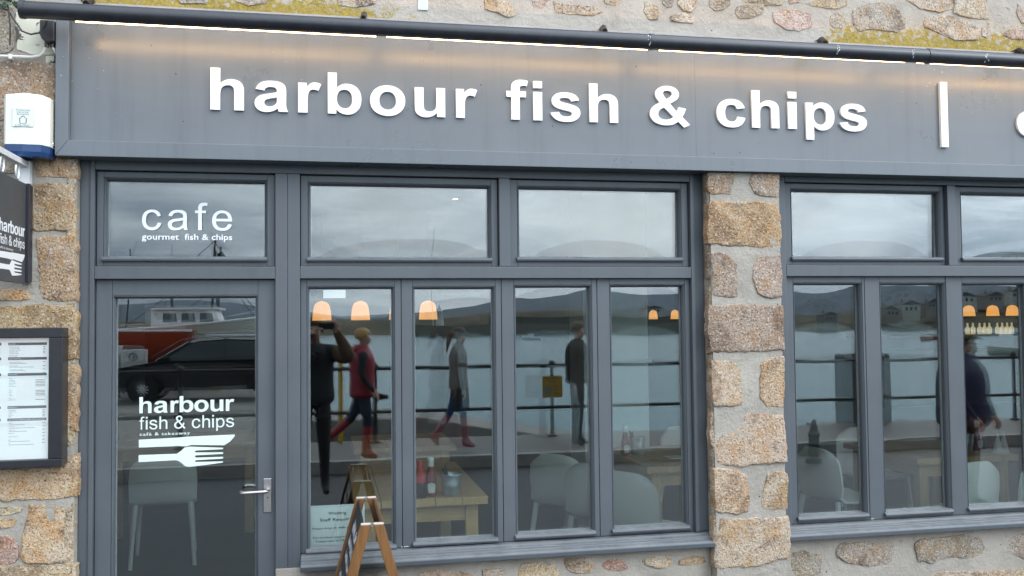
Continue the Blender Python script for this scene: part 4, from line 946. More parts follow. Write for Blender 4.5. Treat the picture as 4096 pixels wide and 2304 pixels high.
for xo, wid in ((-1.412, .162), (-1.640, .200), (-1.880, .200)):
    for s, z in heads:
        bnd = box('heading_band', M_BAND, sheet, xo, xo+wid, -0.1288, -0.1282, z-.0035, z+.0085)
        small_text(s, min(wid-.01, .0055*len(s)), .0060, M_WHITE, bnd, ((xo+.004, -0.1289, z), (1, 0, 0), (0, 0, 1)), bold=.012)
    for z, s, k in items:                                   # item lines and prices, as thin print
        w = rm.uniform(.045, .085)
        if k == 2:
            box('print_line', M_FINE, sheet, xo+.006, xo+.006+rm.uniform(.06, .11), -0.1285, -0.1282, z, z+.0018)
        else:
            small_text(s, None, .0044, M_TXT, sheet, ((xo+.005, -0.1284, z), (1, 0, 0), (0, 0, 1)), 'print_line')
            if k == 1: box('print_line', M_TXT, sheet, xo+wid-.016 - (.03 if 1.27 < z < 1.38 else 0), xo+wid-.006, -0.1285, -0.1282, z+.0004, z+.0026)
pane('glass', -1.921, -1.2355, 1.0115, 1.5615, -0.140, 0.0, mc, th=.003)

# notice in the window
nt = thing('staff_notice', 'white notice sheet reading waiting staff required inside the first window leaf', 'notice', (0.05, 0.093, 0.5))
NY = 0.0905
pp = box('sheet', plain('laminated_paper', (0.86, 0.90, 0.88), 0.3, var=.01), nt, -0.0895, 0.186, NY, NY+.0015, 0.502, 0.702)
bord = [(-0.0885, 0.5035), (0.185, 0.5035), (0.185, 0.701), (-0.0885, 0.701)]
ins = [(-0.0825, 0.509), (0.179, 0.509), (0.179, 0.6955), (-0.0825, 0.6955)]
M_NINK = plain('black_print', (0.02, 0.02, 0.02), 0.6)
ins2 = [(-0.0815, 0.510), (0.178, 0.510), (0.178, 0.6945), (-0.0815, 0.6945)]
flat('border_line', [ins, ins2], .0002, plain('grey_line', (.4, .43, .42), .6), pp, XZ(NY-.0003))
for s, x, z, w, h in (('Waiting', 0.005, 0.6545, .090, .0150), ('Staff Required', -0.036, 0.6225, .176, .0150), ('Please drop in with your cv', -0.072, 0.5835, .232, .0105), ('For further enquiries', -0.069, 0.538, .180, .0105), ('Telephone 01736', -0.060, 0.519, .155, .0105)):
    small_text(s, w, h, M_NINK, pp, ((x, NY-.0004, z), (1, 0, 0), (0, 0, 1)), bold=.010)
# ------------------------------------------------------------------ inside the cafe
FLZ = -0.10
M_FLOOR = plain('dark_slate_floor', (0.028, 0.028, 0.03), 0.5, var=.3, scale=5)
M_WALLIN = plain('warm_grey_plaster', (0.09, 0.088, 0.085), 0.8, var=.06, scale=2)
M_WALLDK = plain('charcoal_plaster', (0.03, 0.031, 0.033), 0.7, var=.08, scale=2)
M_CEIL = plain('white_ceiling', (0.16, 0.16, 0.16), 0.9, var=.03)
def struct(o): o['kind'] = 'structure'; return o
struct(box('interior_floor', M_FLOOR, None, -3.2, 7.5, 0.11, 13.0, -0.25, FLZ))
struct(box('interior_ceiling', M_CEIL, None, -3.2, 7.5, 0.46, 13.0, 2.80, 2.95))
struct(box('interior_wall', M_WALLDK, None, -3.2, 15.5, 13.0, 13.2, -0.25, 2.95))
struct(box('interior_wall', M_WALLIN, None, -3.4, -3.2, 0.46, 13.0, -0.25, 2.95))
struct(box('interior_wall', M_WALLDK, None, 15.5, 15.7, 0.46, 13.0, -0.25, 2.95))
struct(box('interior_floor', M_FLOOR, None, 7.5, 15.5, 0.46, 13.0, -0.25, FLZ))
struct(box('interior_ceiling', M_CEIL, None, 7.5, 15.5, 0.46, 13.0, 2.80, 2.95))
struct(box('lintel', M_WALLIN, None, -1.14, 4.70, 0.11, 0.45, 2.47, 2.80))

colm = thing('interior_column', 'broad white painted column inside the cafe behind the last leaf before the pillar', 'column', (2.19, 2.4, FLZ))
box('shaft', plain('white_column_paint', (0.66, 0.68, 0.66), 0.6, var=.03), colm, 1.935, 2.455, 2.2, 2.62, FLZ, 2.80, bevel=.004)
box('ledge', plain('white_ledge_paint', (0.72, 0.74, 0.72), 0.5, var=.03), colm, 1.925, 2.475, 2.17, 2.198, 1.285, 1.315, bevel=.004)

def wood(name, a, b, sc_=(1, 14, 14)):
    t = NT(name); p = t.scaled(t.new('ShaderNodeTexCoord').outputs['Object'], sc_)
    n = t.noise(4.5, 6, 0.62, p, 0.6); f = t.noise(18, 3, 0.6, p)
    c = t.ramp(n.outputs['Fac'], (0.3, a), (0.72, b)).outputs['Color']
    c = t.mix(t.ramp(f.outputs['Fac'], (0.6, 0), (0.8, 0.4)).outputs['Color'], c, tuple(x*.5 for x in a))
    t.set(Base_Color=c, Roughness=0.42); t.bump(f.outputs['Fac'], 0.15, 0.002)
    return t.m
M_OAKX = wood('oak_along_x', (0.45, 0.28, 0.115), (0.60, 0.40, 0.19), (1, 14, 14))
M_OAKY = wood('oak_along_y', (0.45, 0.28, 0.115), (0.60, 0.40, 0.19), (14, 1, 14))
M_OAKZ = wood('oak_upright', (0.45, 0.28, 0.115), (0.60, 0.40, 0.19), (14, 14, 1))

def table(label, x0, x1, y0, y1, zt=0.65, group='wooden cafe tables'):
    t = thing('wooden_table', label, 'table', ((x0+x1)/2, (y0+y1)/2, FLZ), group)
    n = max(3, int((x1-x0)/0.13)); w = (x1-x0)/n
    for i in range(n):
        box('tabletop_plank', M_OAKY, t, x0+i*w+.0015, x0+(i+1)*w-.0015, y0+.0005, y1-.0005, zt-.042+.0008*(i % 2), zt+.0008*(i % 2), bevel=.002)
    a = .05
    for x in (x0+a, x1-a-.07):
        for y in (y0+a, y1-a-.07): box('leg', M_OAKZ, t, x, x+.07, y, y+.07, FLZ, zt-.0425, bevel=.003)
    box('apron', M_OAKX, t, x0+a+.0705, x1-a-.0705, y0+a+.012, y0+a+.034, zt-.135, zt-.0425)
    box('apron', M_OAKX, t, x0+a+.0705, x1-a-.0705, y1-a-.034, y1-a-.012, zt-.135, zt-.0425)
    box('apron', M_OAKY, t, x0+a+.012, x0+a+.034, y0+a+.0705, y1-a-.0705, zt-.135, zt-.0425)
    box('apron', M_OAKY, t, x1-a-.034, x1-a-.012, y0+a+.0705, y1-a-.0705, zt-.135, zt-.0425)
    return t
table('long oak table by the window holding ketchup and a metal bucket', 0.14, 0.875, 0.405, 1.75)
table('oak table behind the rounded white chairs beside the stone pillar', 2.06, 2.76, 1.15, 2.15)
table('oak table behind the right hand window where the seated chairs stand', 3.95, 4.75, 1.02, 1.95)
table('oak table deep in the cafe behind the chair at the door', -1.75, -0.55, 3.3, 4.1)
table('oak table further back behind the ketchup table', 0.2, 1.0, 2.6, 3.5)

M_CHAIR = plain('pale_moulded_plastic', (0.74, 0.74, 0.71), 0.4, var=.03)
def make_chair(label):
    """moulded chair facing +y at the origin"""
    t = thing('plastic_chair', label, 'chair', (0, 0, 0), 'white moulded cafe chairs')
    m = MB(); rs = []
    prof = [(-.215, .80, .150), (-.218, .77, .195), (-.215, .70, .222), (-.205, .60, .232), (-.195, .52, .230), (-.180, .465, .226), (-.150, .440, .224), (-.05, .432, .226), (.10, .440, .222), (.19, .448, .205), (.225, .440, .17)]
    for y, z, w in prof:
        row = []
        for k in range(9):
            u = -1 + 2*k/8
            row.append((u*w, y + (abs(u)**3)*.035*(1 if z > .47 else .2), z + (abs(u)**4)*(-.03 if z > .74 else .008)))
        rs.append(row)
    top = rs; th = []
    for i, row in enumerate(rs):
        a = Vector(rs[max(i-1, 0)][4]); b = Vector(rs[min(i+1, len(rs)-1)][4]); d = (b-a).normalized(); nn = Vector((0, d.z, -d.y))
        th.append([tuple(Vector(p) - nn*(-.014)) for p in row])
    nv = len(rs)*9; vv = [p for r in rs for p in r] + [p for r in th for p in r]; ff = []
    for i in range(len(rs)-1):
        for k in range(8):
            a = i*9+k; ff += [(a, a+1, a+10, a+9), (nv+a, nv+a+9, nv+a+10, nv+a+1)]
    bd = [k for k in range(9)] + [i*9+8 for i in range(1, len(rs))] + [(len(rs)-1)*9+k for k in range(7, -1, -1)] + [i*9 for i in range(len(rs)-2, 0, -1)]
    for i in range(len(bd)): ff.append((bd[(i+1) % len(bd)], bd[i], nv+bd[i], nv+bd[(i+1) % len(bd)]))
    sub = m.add(vv, ff).build('seat_shell', M_CHAIR, t, smooth=True, local=True)
    for sx_ in (-1, 1):
        MB().tube([(sx_*.185, -.175, .44), (sx_*.200, -.205, .25), (sx_*.215, -.235, 0)], [.021, .018, .014], 8).build('leg', M_CHAIR, t, smooth=True, local=True)
        MB().tube([(sx_*.175, .185, .435), (sx_*.190, .20, .25), (sx_*.205, .215, 0)], [.021, .018, .014], 8).build('leg', M_CHAIR, t, smooth=True, local=True)
        MB().tube([(sx_*.185, -.165, .425), (sx_*.178, .18, .425)], .016, 8).build('seat_rib', M_CHAIR, t, smooth=True, local=True)
    return t
CH = [('white moulded chair seen through the door glass from behind', -1.17, 2.55, 6), ('white rounded chair back nearest the glass beside the stone pillar', 1.93, 0.86, -52),
      ('white rounded chair partly hidden behind the chair nearest the glass', 1.83, 1.24, -50), ('white chair with long slanting legs in the third window leaf', 1.70, 1.72, -48),
      ('white chair with its back close to the glass of the leaf showing the quay cabinet', 3.99, 0.74, 12), ('white chair on the left side of the right hand table', 3.62, 1.45, -80),
      ('white chair far back in the leaf right of the pillar', 3.35, 2.35, 165), ('white chair standing beyond the far back chair right of the pillar', 3.05, 2.75, -150),
      ('white chair by the table at the cut off right edge', 4.55, 0.72, 4), ('white chair behind the table right of the pillar', 4.4, 2.25, 178)]
c0 = make_chair(CH[0][0])
for i, (lb, x, y, a) in enumerate(CH):
    c = c0 if i == 0 else clone(c0)
    c['label'] = lb; c.location = (x, y, FLZ); c.rotation_euler = (0, 0, R(a))

# things on the tables
M_KET = plain('ketchup_red_glass', (0.20, 0.012, 0.012), 0.12, var=.1); M_CAPW = plain('white_cap', (0.75, 0.76, 0.74), 0.35)
M_HP = plain('brown_sauce', (0.025, 0.012, 0.01), 0.12, var=.1); M_REDL = plain('red_label', (0.50, 0.03, 0.03), 0.4); M_LABEL = plain('pale_label', (0.62, 0.62, 0.56), 0.5)
def ketchup(label, x, y, z):
    t = thing('sauce_bottle', label, 'bottle', (x, y, z), 'sauce bottles on the cafe tables')
    MB().lathe([(0, 0), (.031, 0), (.033, .006), (.033, .05), (.031, .085), (.024, .125), (.0155, .155), (.0145, .172)], (0, 0, 0), 8).build('bottle', M_KET, t, smooth=False, local=True, bevel=.002)
    MB().lathe([(.0150, .163), (.0165, .164), (.0165, .190), (.0150, .191)], (0, 0, 0), 16).build('neck_label', M_LABEL, t, smooth=True, local=True)
    MB().lathe([(.0175, .1915), (.0185, .193), (.0185, .210), (.016, .213), (0, .2135)], (0, 0, 0), 16).build('cap', M_CAPW, t, smooth=True, local=True)
    ks = [(-.017, .022), (.017, .022), (.022, .068), (.014, .074), (0, .078), (-.014, .074), (-.022, .068)]
    o = MB().prism(ks, -.0345, -.0318, 'y').build('keystone_label', M_LABEL, t, local=True)
    return t
ketchup('tall ketchup bottle with white cap and pale label beside the metal bucket', 0.566, 0.487, 0.6515)
def brown(label, x, y, z):
    t = thing('sauce_bottle', label, 'bottle', (x, y, z), 'sauce bottles on the cafe tables')
    MB().lathe([(0, 0), (.032, 0), (.034, .006), (.034, .070), (.031, .082)], (0, 0, 0), 20).build('bottle', M_HP, t, smooth=True, local=True)
    MB().lathe([(.0315, .0825), (.0315, .084), (.024, .125), (.018, .150), (.016, .165)], (0, 0, 0), 20).build('label_sleeve', M_REDL, t, smooth=True, local=True)
    MB().lathe([(.016, .1655), (.017, .168), (.015, .188), (.007, .200), (0, .201)], (0, 0, 0), 16).build('cap', M_REDL, t, smooth=True, local=True)
    return t
brown('dark brown sauce bottle with red sleeve left of the ketchup', 0.505, 0.463, 0.651)
def bucket(label, x, y, z, cutlery=True):
    t = thing('metal_bucket', label, 'bucket', (x, y, z), 'galvanised cutlery buckets')
    MB().lathe([(0, .002), (.044, 0), (.046, .004), (.052, .055), (.0535, .058), (.0525, .062), (.0545, .068), (.0535, .072), (.060, .118), (.063, .120), (.062, .125), (.057, .122), (.050, .06), (.043, .008), (0, .008)], (0, 0, 0), 28).build('pail', M_GALV, t, smooth=True, local=True)
    if cutlery:
        rr = random.Random(int(x*100))
        for k in range(7):
            a = rr.uniform(2.2, 3.9); l = rr.uniform(.15, .19)
            p = Vector((.02*math.cos(k), .02*math.sin(k), .01)); q = Vector((.055*math.cos(a), .05*math.sin(a), l))
            d = (q-p).normalized(); sd_ = d.cross(Vector((0, 1, 0))).normalized()
            MB().bar(p, q, .009, .003).build('cutlery', plain('dark_cutlery', (.10, .09, .08), .35, .5) if k == 0 else bpy.data.materials['dark_cutlery'], t, local=True, bevel=.001)
    return t
bucket('galvanised metal bucket of cutlery on the oak table by the window', 0.677, 0.462, 0.6515)
bucket('galvanised cutlery bucket on the table behind the white chairs', 2.20, 1.75, 0.6515)
bucket('dull metal bucket on the table behind the man in the blue jacket', 4.50, 1.25, 0.6515)
ketchup('ketchup bottle beside the cutlery bucket behind the white chairs', 2.10, 1.72, 0.6515)
ketchup('ketchup bottle on the right hand table below the man in blue', 4.62, 1.28, 0.6515)
brown('dark sauce bottle beside the ketchup on the right hand table', 4.70, 1.34, 0.6515)
nap = thing('menu_card', 'white folded menu card lying on the table beside the stone pillar', 'menu', (2.45, 1.45, 0.652))
MB().prism([(0, 0), (.15, 0), (.15, .002), (.0, .004)], -.11, .11, 'x').build('card', M_WHITE, nap, local=True)
nk = thing('napkin_stand', 'pair of pointed white napkins on the right hand table', 'napkin', (4.66, 1.12, 0.652))
for dx in (0, .05): MB().rings([[(dx-.028, -.02, 0), (dx+.028, -.02, 0), (dx+.028, .02, 0), (dx-.028, .02, 0)], [(dx-.002, -.002, .15), (dx+.002, -.002, .15), (dx+.002, .002, .15), (dx-.002, .002, .15)]]).build('napkin', M_WHITE, nk, local=True)

# pendant lamps
M_SHADE = plain('lit_amber_lamp_shade', (0.75, 0.42, 0.14), 0.4, emit=(1.0, 0.42, 0.10), es=1.15)
M_BULB = plain('lit_lamp_bulb', (1, .9, .7), .3, emit=(1.0, .70, .35), es=12)
def make_lamp(label):
    t = thing('pendant_lamp', label, 'lamp', (0, 0, 0), 'amber pendant lamps hanging in the cafe')
    MB().lathe([(.006, .205), (.02, .200), (.045, .193), (.068, .178), (.084, .150), (.092, .110), (.098, .06), (.103, 0), (.098, 0), (.092, .06), (.086, .11), (.078, .148), (.06, .172), (.02, .19), (0, .192)], (0, 0, 0), 28).build('shade', M_SHADE, t, smooth=True, local=True)
    MB().lathe([(0, .03), (.018, .035), (.025, .055), (.022, .08), (.012, .11), (0, .112)], (0, 0, 0), 14).build('bulb', M_BULB, t, smooth=True, local=True)
    MB().tube([(0, 0, .2), (0, 0, 1.14)], .0035, 6).build('cord', M_BLACK, t, local=True)
    return t
LP = [('amber pendant lamp nearest the door post, largest of those alight', -0.048, 5.3, 1), ('second amber pendant lamp from the door post', 0.353, 5.3, 1), ('third amber pendant lamp, cut by the seam of the first two leaves', 0.755, 5.3, 1), ('fourth amber pendant lamp in the second window leaf', 1.074, 5.3, 1),
      ('small amber lamp on the left of the pair in the leaf by the pillar', 5.69, 11, .80), ('small amber lamp on the right of the pair in the leaf by the pillar', 6.10, 11, .80),
      ('small amber lamp left of three in the leaf with the man in blue', 12.03, 11, 1.15), ('small amber lamp middle of three in the leaf with the man in blue', 12.55, 11, 1.15), ('small amber lamp right of three in the leaf with the man in blue', 12.98, 11, 1.15)]
l0 = make_lamp(LP[0][0])
for i, (lb, x, y, s) in enumerate(LP):
    c = l0 if i == 0 else clone(l0)
    c['label'] = lb; c.location = (x, y, 1.66); c.scale = (s*.97, s*.97, min(1.0, s))

# back counter with bottles, glowing stand-in for a rear window, ceiling spots
ct = thing('bar_counter', 'dark bar counter with a shelf at the back of the cafe', 'counter', (11, 12.5, FLZ))
box('counter', plain('dark_counter', (.05, .045, .04), .4), ct, 10.6, 15.4, 11.6, 12.4, FLZ, 1.0, bevel=.01)
box('shelf', M_OAKX, ct, 10.6, 15.4, 12.6, 12.95, 1.24, 1.28, bevel=.004)
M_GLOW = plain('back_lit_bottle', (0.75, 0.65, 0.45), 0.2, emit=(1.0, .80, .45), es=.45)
b0 = None
for i, x in enumerate((13.33, 13.46, 13.62, 13.74, 13.86, 14.05, 14.17, 14.29, 14.40)):
    if b0 is None:
        b0 = thing('glass_bottle', 'glowing bottle in the row on the back bar shelf', 'bottle', (0, 0, 0), 'bottles on the back bar shelf')
        MB().lathe([(0, 0), (.045, 0), (.047, .01), (.047, .13), (.02, .17), (.017, .24), (0, .24)], (0, 0, 0), 14).build('body', M_GLOW, b0, smooth=True, local=True)
        c = b0
    else: c = clone(b0)
    c['label'] = 'glowing bottle on the back bar shelf, ' + ('leftmost of nine', 'second from the left', 'third from the left', 'fourth from the left', 'middle one of nine', 'fourth from the right', 'third from the right', 'second from the right', 'rightmost of nine')[i]
    c.location = (x, 12.75, 1.28)
lb_ = thing('rear_window_stand_in', 'bright white panel glowing high at the back of the cafe above the first lamp', 'light', (0.1, 8, 2.0))  # emissive panel added in place of daylight through a rear window
box('panel_back', M_BLACK, lb_, -0.05, 0.26, 8.0, 8.05, 1.965, 2.28); box('glowing_sheet', plain('rear_daylight_emission', (.9, .9, .9), .5, emit=(.86, .95, 1.0), es=.75), lb_, -0.042, 0.252, 7.99, 8.0, 1.973, 2.272)
box('support', M_BLACK, lb_, 0.09, 0.11, 8.01, 8.03, 2.28, 2.80)
M_SPOT = plain('lit_downlight', (1, 1, 1), .3, emit=(1.0, .93, .82), es=18)
s0 = None
SP = [('bright ceiling spot shining through the fanlight right of the pillar', 3.20, 1.75), ('ceiling spot deeper in right of the pillar', 3.0, 4.6), ('ceiling spot over the middle of the cafe', 1.2, 4.0), ('ceiling spot seen at the lower left of the cafe lettering', -1.15, 2.4), ('ceiling spot at the back above the second fanlight', 0.9, 2.6), ('far ceiling spot right of the bright one', 4.2, 5.2)]
for lb, x, y in SP:
    if s0 is None:
        s0 = thing('ceiling_spot', lb, 'ceiling light', (0, 0, 0), 'ceiling spots in the cafe')
        MB().lathe([(.038, .012), (.050, .010), (.052, -.004), (.044, -.006), (.038, .004)], (0, 0, 0), 18).build('trim', M_STEEL, s0, smooth=True, local=True)
        MB().lathe([(0, .002), (.037, .002), (.037, .006)], (0, 0, 0), 18).build('lens', M_SPOT, s0, local=True)
        c = s0
    else: c = clone(s0)
    c['label'] = lb; c.location = (x, y, 2.792)

# ------------------------------------------------------------------ the A board on the pavement
PAVZ = -0.25
M_TEAK = wood('orange_stained_wood', (0.13, 0.055, 0.016), (0.23, 0.105, 0.032), (14, 14, 1.2))
M_TEAKY = wood('orange_stained_wood_along_y', (0.13, 0.055, 0.016), (0.23, 0.105, 0.032), (14, 1.2, 14))
M_CHALKB = plain('chalkboard', (0.022, 0.020, 0.022), 0.6, var=.2, scale=6, spec=.25)
M_CHALK = plain('white_chalk', (0.60, 0.60, 0.62), 0.95, var=.2, scale=60)
M_WORN = plain('worn_pale_edge', (0.50, 0.44, 0.38), 0.8, var=.25, scale=40)
ab = thing('a_board', 'folding wooden A board with chalked black panels standing on the pavement', 'A board', (0.185, -0.46, PAVZ))
ZT, Y0, Y1 = 0.777, -0.785, -0.150
def slope(sgn, z): return 0.183 + sgn*(0.026 + (ZT - z)*0.277)
for sgn, nm in ((-1, 'left'), (1, 'right')):
    for ya in (Y0, Y1-.030):
        m = MB()
        w = .022
        vv = []
        for z in (PAVZ, ZT):
            cx = slope(sgn, z)
            vv += [(cx-w, ya, z), (cx+w, ya, z), (cx+w, ya+.030, z), (cx-w, ya+.030, z)]
        m.add(vv, [(0,3,2,1),(4,5,6,7),(0,1,5,4),(1,2,6,5),(2,3,7,6),(3,0,4,7)])
        leg = m.build('leg', M_TEAK, ab, bevel=.003)
        cx = slope(sgn, ZT)
        MB().box(cx-w+.001, cx+w-.001, ya+.001, ya+.029, ZT-.001, ZT+.004).build('worn_top', M_WORN, leg, bevel=.002)
    # chalk panel between the legs, and its rails
    def pt(u, y, z): return (slope(sgn, z) + sgn*u, y, z)
    vv = []
    for u in (.004, .010):
        vv += [pt(u, Y0+.0305, 0.02), pt(u, Y1-.0305, 0.02), pt(u, Y1-.0305, ZT-.006), pt(u, Y0+.0305, ZT-.006)]
    panel = MB().add(vv, [(0,1,2,3),(7,6,5,4),(0,4,5,1),(1,5,6,2),(2,6,7,3),(3,7,4,0)]).build('chalk_panel', M_CHALKB, ab)
    for z in (0.0,):
        c = pt(.006, 0, z)
        MB().bar((c[0], Y0+.0305, z), (c[0], Y1-.0305, z), .020, .04).build('rail', M_TEAKY, ab, bevel=.002)
    if sgn < 0:
        rc = random.Random(11); ch = MB()
        def stroke(z, ya, yb, h, thick):
            y = yb
            while y > ya:                                     # chalk handwriting: irregular upright and looping strokes
                s = rc.uniform(.010, .020)
                pts = []
                for q in range(6):
                    a_ = q/5; pts.append((y - s*a_, z + h*(.5 + .5*math.sin(rc.uniform(0, 6.28)))*rc.uniform(.5, 1)))
                for (ya_, za), (yb_, zb) in zip(pts, pts[1:]):
                    p, q2 = Vector(pt(.0108, ya_, za)), Vector(pt(.0108, yb_, zb)); d = (q2-p)
                    if d.length < 1e-4: continue
                    sd_ = d.normalized().cross(Vector((-1, 0, .27))).normalized()*thick
                    ch.add([p-sd_, p+sd_, q2+sd_, q2-sd_], [(0, 1, 2, 3)])
                y -= s + (rc.uniform(.008, .02) if rc.random() < .2 else .003)
        for z, ya, yb, h, th in ((.655, -.66, -.30, .060, .0042), (.595, -.70, -.26, .050, .0036), (.535, -.66, -.30, .045, .0032), (.445, -.70, -.24, .040, .0030), (.395, -.70, -.24, .036, .0028), (.345, -.69, -.26, .036, .0028), (.295, -.70, -.24, .036, .0028), (.245, -.66, -.30, .036, .0028)):
            stroke(z, ya, yb, h, th)
        ch.build('chalk_writing', M_CHALK, panel)
        fm = MB()                                             # the big chalk drawing near the foot of the panel
        n = 22; yc, zc = -.55, .13
        for q in range(n):
            t0, t1 = 2*PI*q/n, 2*PI*(q+1)/n
            p = Vector(pt(.0109, yc+.12*math.cos(t0), zc+.055*math.sin(t0))); q2 = Vector(pt(.0109, yc+.12*math.cos(t1), zc+.055*math.sin(t1))); c_ = Vector(pt(.0109, yc, zc))
            fm.add([p, q2, c_.lerp(q2, .2+.5*rc.random()), c_.lerp(p, .2+.5*rc.random())], [(0, 1, 2, 3)])
        fm.build('chalk_drawing', M_CHALK, panel)
for ya in (Y0, Y1-.030):
    MB().tube([(0.183, ya-.002, ZT-.002), (0.183, ya+.032, ZT-.002)], .006, 10).build('hinge', M_STEEL, ab, smooth=True)
# ------------------------------------------------------------------ people (seen mirrored in the glass)
M_SKIN = plain('skin', (0.50, 0.30, 0.22), 0.5, var=.06); M_BLKCL = plain('black_cloth', (0.014, 0.014, 0.017), 0.8, var=.3, scale=30, bump=.3)
M_DENIM = plain('dark_denim', (0.016, 0.024, 0.045), 0.85, var=.25, scale=40); M_JEAN = plain('blue_denim', (0.02, 0.06, 0.15), 0.85, var=.2, scale=40)
M_BOOT = plain('red_rubber_boot', (0.30, 0.03, 0.035), 0.3, var=.12); M_PINKB = plain('pink_boot', (0.38, 0.10, 0.13), 0.4, var=.1)
M_GILET = plain('crimson_quilted_nylon', (0.27, 0.006, 0.022), 0.45, var=.2, scale=18, bump=.4); M_BLOND = plain('short_blond_hair', (0.50, 0.30, 0.11), 0.6, var=.35, scale=60, bump=.6)
M_BROWNH = plain('brown_hair', (0.09, 0.055, 0.03), 0.55, var=.4, scale=60, bump=.5); M_KNIT = plain('grey_brown_knit', (0.20, 0.175, 0.155), 0.95, var=.25, scale=70, bump=.6)
M_NAVY = plain('navy_jacket', (0.010, 0.018, 0.075), 0.6, var=.25, scale=20, bump=.3); M_TWEED = plain('tweed_cap', (0.17, 0.14, 0.085), 0.95, var=.5, scale=90)
M_TAN = plain('tan_jacket', (0.13, 0.078, 0.045), 0.8, var=.2, scale=20, bump=.3); M_SOLE = plain('black_rubber', (.012, .012, .012), .6); M_EYE = plain('dark_eye', (.02, .015, .012), .2)

def figure(name_label, loc, rz, H, J, regions, mats, cat='person'):
    """J: joints (front = +x, left = +y, feet at z 0, metres for a 1.74 m figure). One continuous skinned body."""
    k = H/1.74
    root = thing('person', name_label, cat, loc, None, rz)
    base = dict(pelvis=(0, 0, .98), waist=(0, 0, 1.10), chest=(.01, 0, 1.30), collar=(0, 0, 1.43), neck=(.012, 0, 1.495), jaw=(.035, 0, 1.555), skull=(.015, 0, 1.635), crown=(.005, 0, 1.685), nose=(.118, 0, 1.592), chin=(.092, 0, 1.535))
    rad = dict(pelvis=.135, waist=.125, chest=.145, collar=.085, neck=.052, jaw=.062, skull=.083, crown=.060, nose=.014, chin=.028)
    E_ = [('pelvis', 'waist'), ('waist', 'chest'), ('chest', 'collar'), ('collar', 'neck'), ('neck', 'jaw'), ('jaw', 'skull'), ('skull', 'crown'), ('jaw', 'nose'), ('jaw', 'chin')]
    for s, sg in (('l', 1), ('r', -1)):
        base[s+'sho'] = (0, sg*.175, 1.405); rad[s+'sho'] = .068
        base[s+'elb'] = (-.02, sg*.215, 1.12); rad[s+'elb'] = .044
        base[s+'wri'] = (.04, sg*.22, .88); rad[s+'wri'] = .028
        base[s+'hip'] = (0, sg*.085, .90); rad[s+'hip'] = .098
        base[s+'kne'] = (.01, sg*.095, .50); rad[s+'kne'] = .062
        base[s+'ank'] = (-.02, sg*.10, .09); rad[s+'ank'] = .043
        base[s+'toe'] = (.13, sg*.115, .035); rad[s+'toe'] = .034
        base[s+'hee'] = (-.055, sg*.10, .04); rad[s+'hee'] = .036
        E_ += [('chest', s+'sho'), (s+'sho', s+'elb'), (s+'elb', s+'wri'), ('pelvis', s+'hip'), (s+'hip', s+'kne'), (s+'kne', s+'ank'), (s+'ank', s+'toe'), (s+'ank', s+'hee')]
    base.update(J.get('pos', {})); rad.update(J.get('rad', {}))
    for s, sg in (('l', 1), ('r', -1)):                          # hand: palm and five curled fingers
        e, w = Vector(base[s+'elb']), Vector(base[s+'wri']); d = (w-e).normalized()
        side = d.cross(Vector((1, .3, 0)) if abs(d.z) > .6 else Vector((0, 0, 1))).normalized(); pn = d.cross(side).normalized()
        base[s+'pal'] = tuple(w + d*.065); rad[s+'pal'] = .030; E_.append((s+'wri', s+'pal'))
        for f, (off, ln) in enumerate(((-.030, .062), (-.011, .074), (.009, .070), (.028, .054))):
            a = w + d*.10 + side*off; b = a + d*ln*.5 + pn*.012; c = b + d*ln*.38 + pn*.030
            for q, p in (('a', a), ('b', b), ('c', c)): base[f'{s}f{f}{q}'] = tuple(p); rad[f'{s}f{f}{q}'] = .0095
            E_ += [(s+'pal', f'{s}f{f}a'), (f'{s}f{f}a', f'{s}f{f}b'), (f'{s}f{f}b', f'{s}f{f}c')]
        a = w + d*.045 - side*.036 + pn*.010; b = a + d*.040 - side*.012 + pn*.018
        base[s+'ta'] = tuple(a); base[s+'tb'] = tuple(b); rad[s+'ta'] = .012; rad[s+'tb'] = .0095
        E_ += [(s+'pal', s+'ta'), (s+'ta', s+'tb')]
    names = list(base); ix = {n: i for i, n in enumerate(names)}
    me = bpy.data.meshes.new('body'); me.from_pydata([tuple(Vector(base[n])*k) for n in names], [(ix[a], ix[b]) for a, b in E_], [])
    o = bpy.data.objects.new('body', me); COL.objects.link(o)
    sk = o.modifiers.new('skin', 'SKIN'); sk.use_smooth_shade = True; sk.branch_smoothing = 0.4
    for n in names:
        v = me.skin_vertices[0].data[ix[n]]; r_ = rad[n]*k
        v.radius = (r_, r_*(0.78 if n in ('chest', 'waist', 'collar', 'pelvis') else 1.0)); v.use_root = (n == 'pelvis')
    ss = o.modifiers.new('sub', 'SUBSURF'); ss.levels = 2; ss.render_levels = 2
    dg = bpy.context.evaluated_depsgraph_get(); dg.update()
    m2 = bpy.data.meshes.new_from_object(o.evaluated_get(dg)); bpy.data.objects.remove(o)
    m2.name = 'body'; m2.materials.clear()
    for m in mats: m2.materials.append(m)
    # colour each face by the nearest bone
    def reg(a, b):
        for keys, i in regions:
            if any(b.startswith(q) or b[1:].startswith(q) for q in keys): return i
        return 0
    A = np.array([Vector(base[a])*k for a, b in E_]); B = np.array([Vector(base[b])*k for a, b in E_])
    RR = np.array([max(.012, (rad[a]+rad[b])/2*k) for a, b in E_]); ri = np.array([reg(a, b) for a, b in E_])
    n = len(m2.polygons); c = np.zeros(n*3); m2.polygons.foreach_get('center', c); c = c.reshape(n, 3)
    best = np.full(n, 1e9); mi = np.zeros(n, int)
    for q in range(len(E_)):
        ab_ = B[q]-A[q]; t = np.clip(((c-A[q])@ab_)/(ab_@ab_+1e-9), 0, 1)
        d = np.linalg.norm(c-(A[q]+t[:, None]*ab_), axis=1)/RR[q]
        w = d < best; best[w] = d[w]; mi[w] = ri[q]
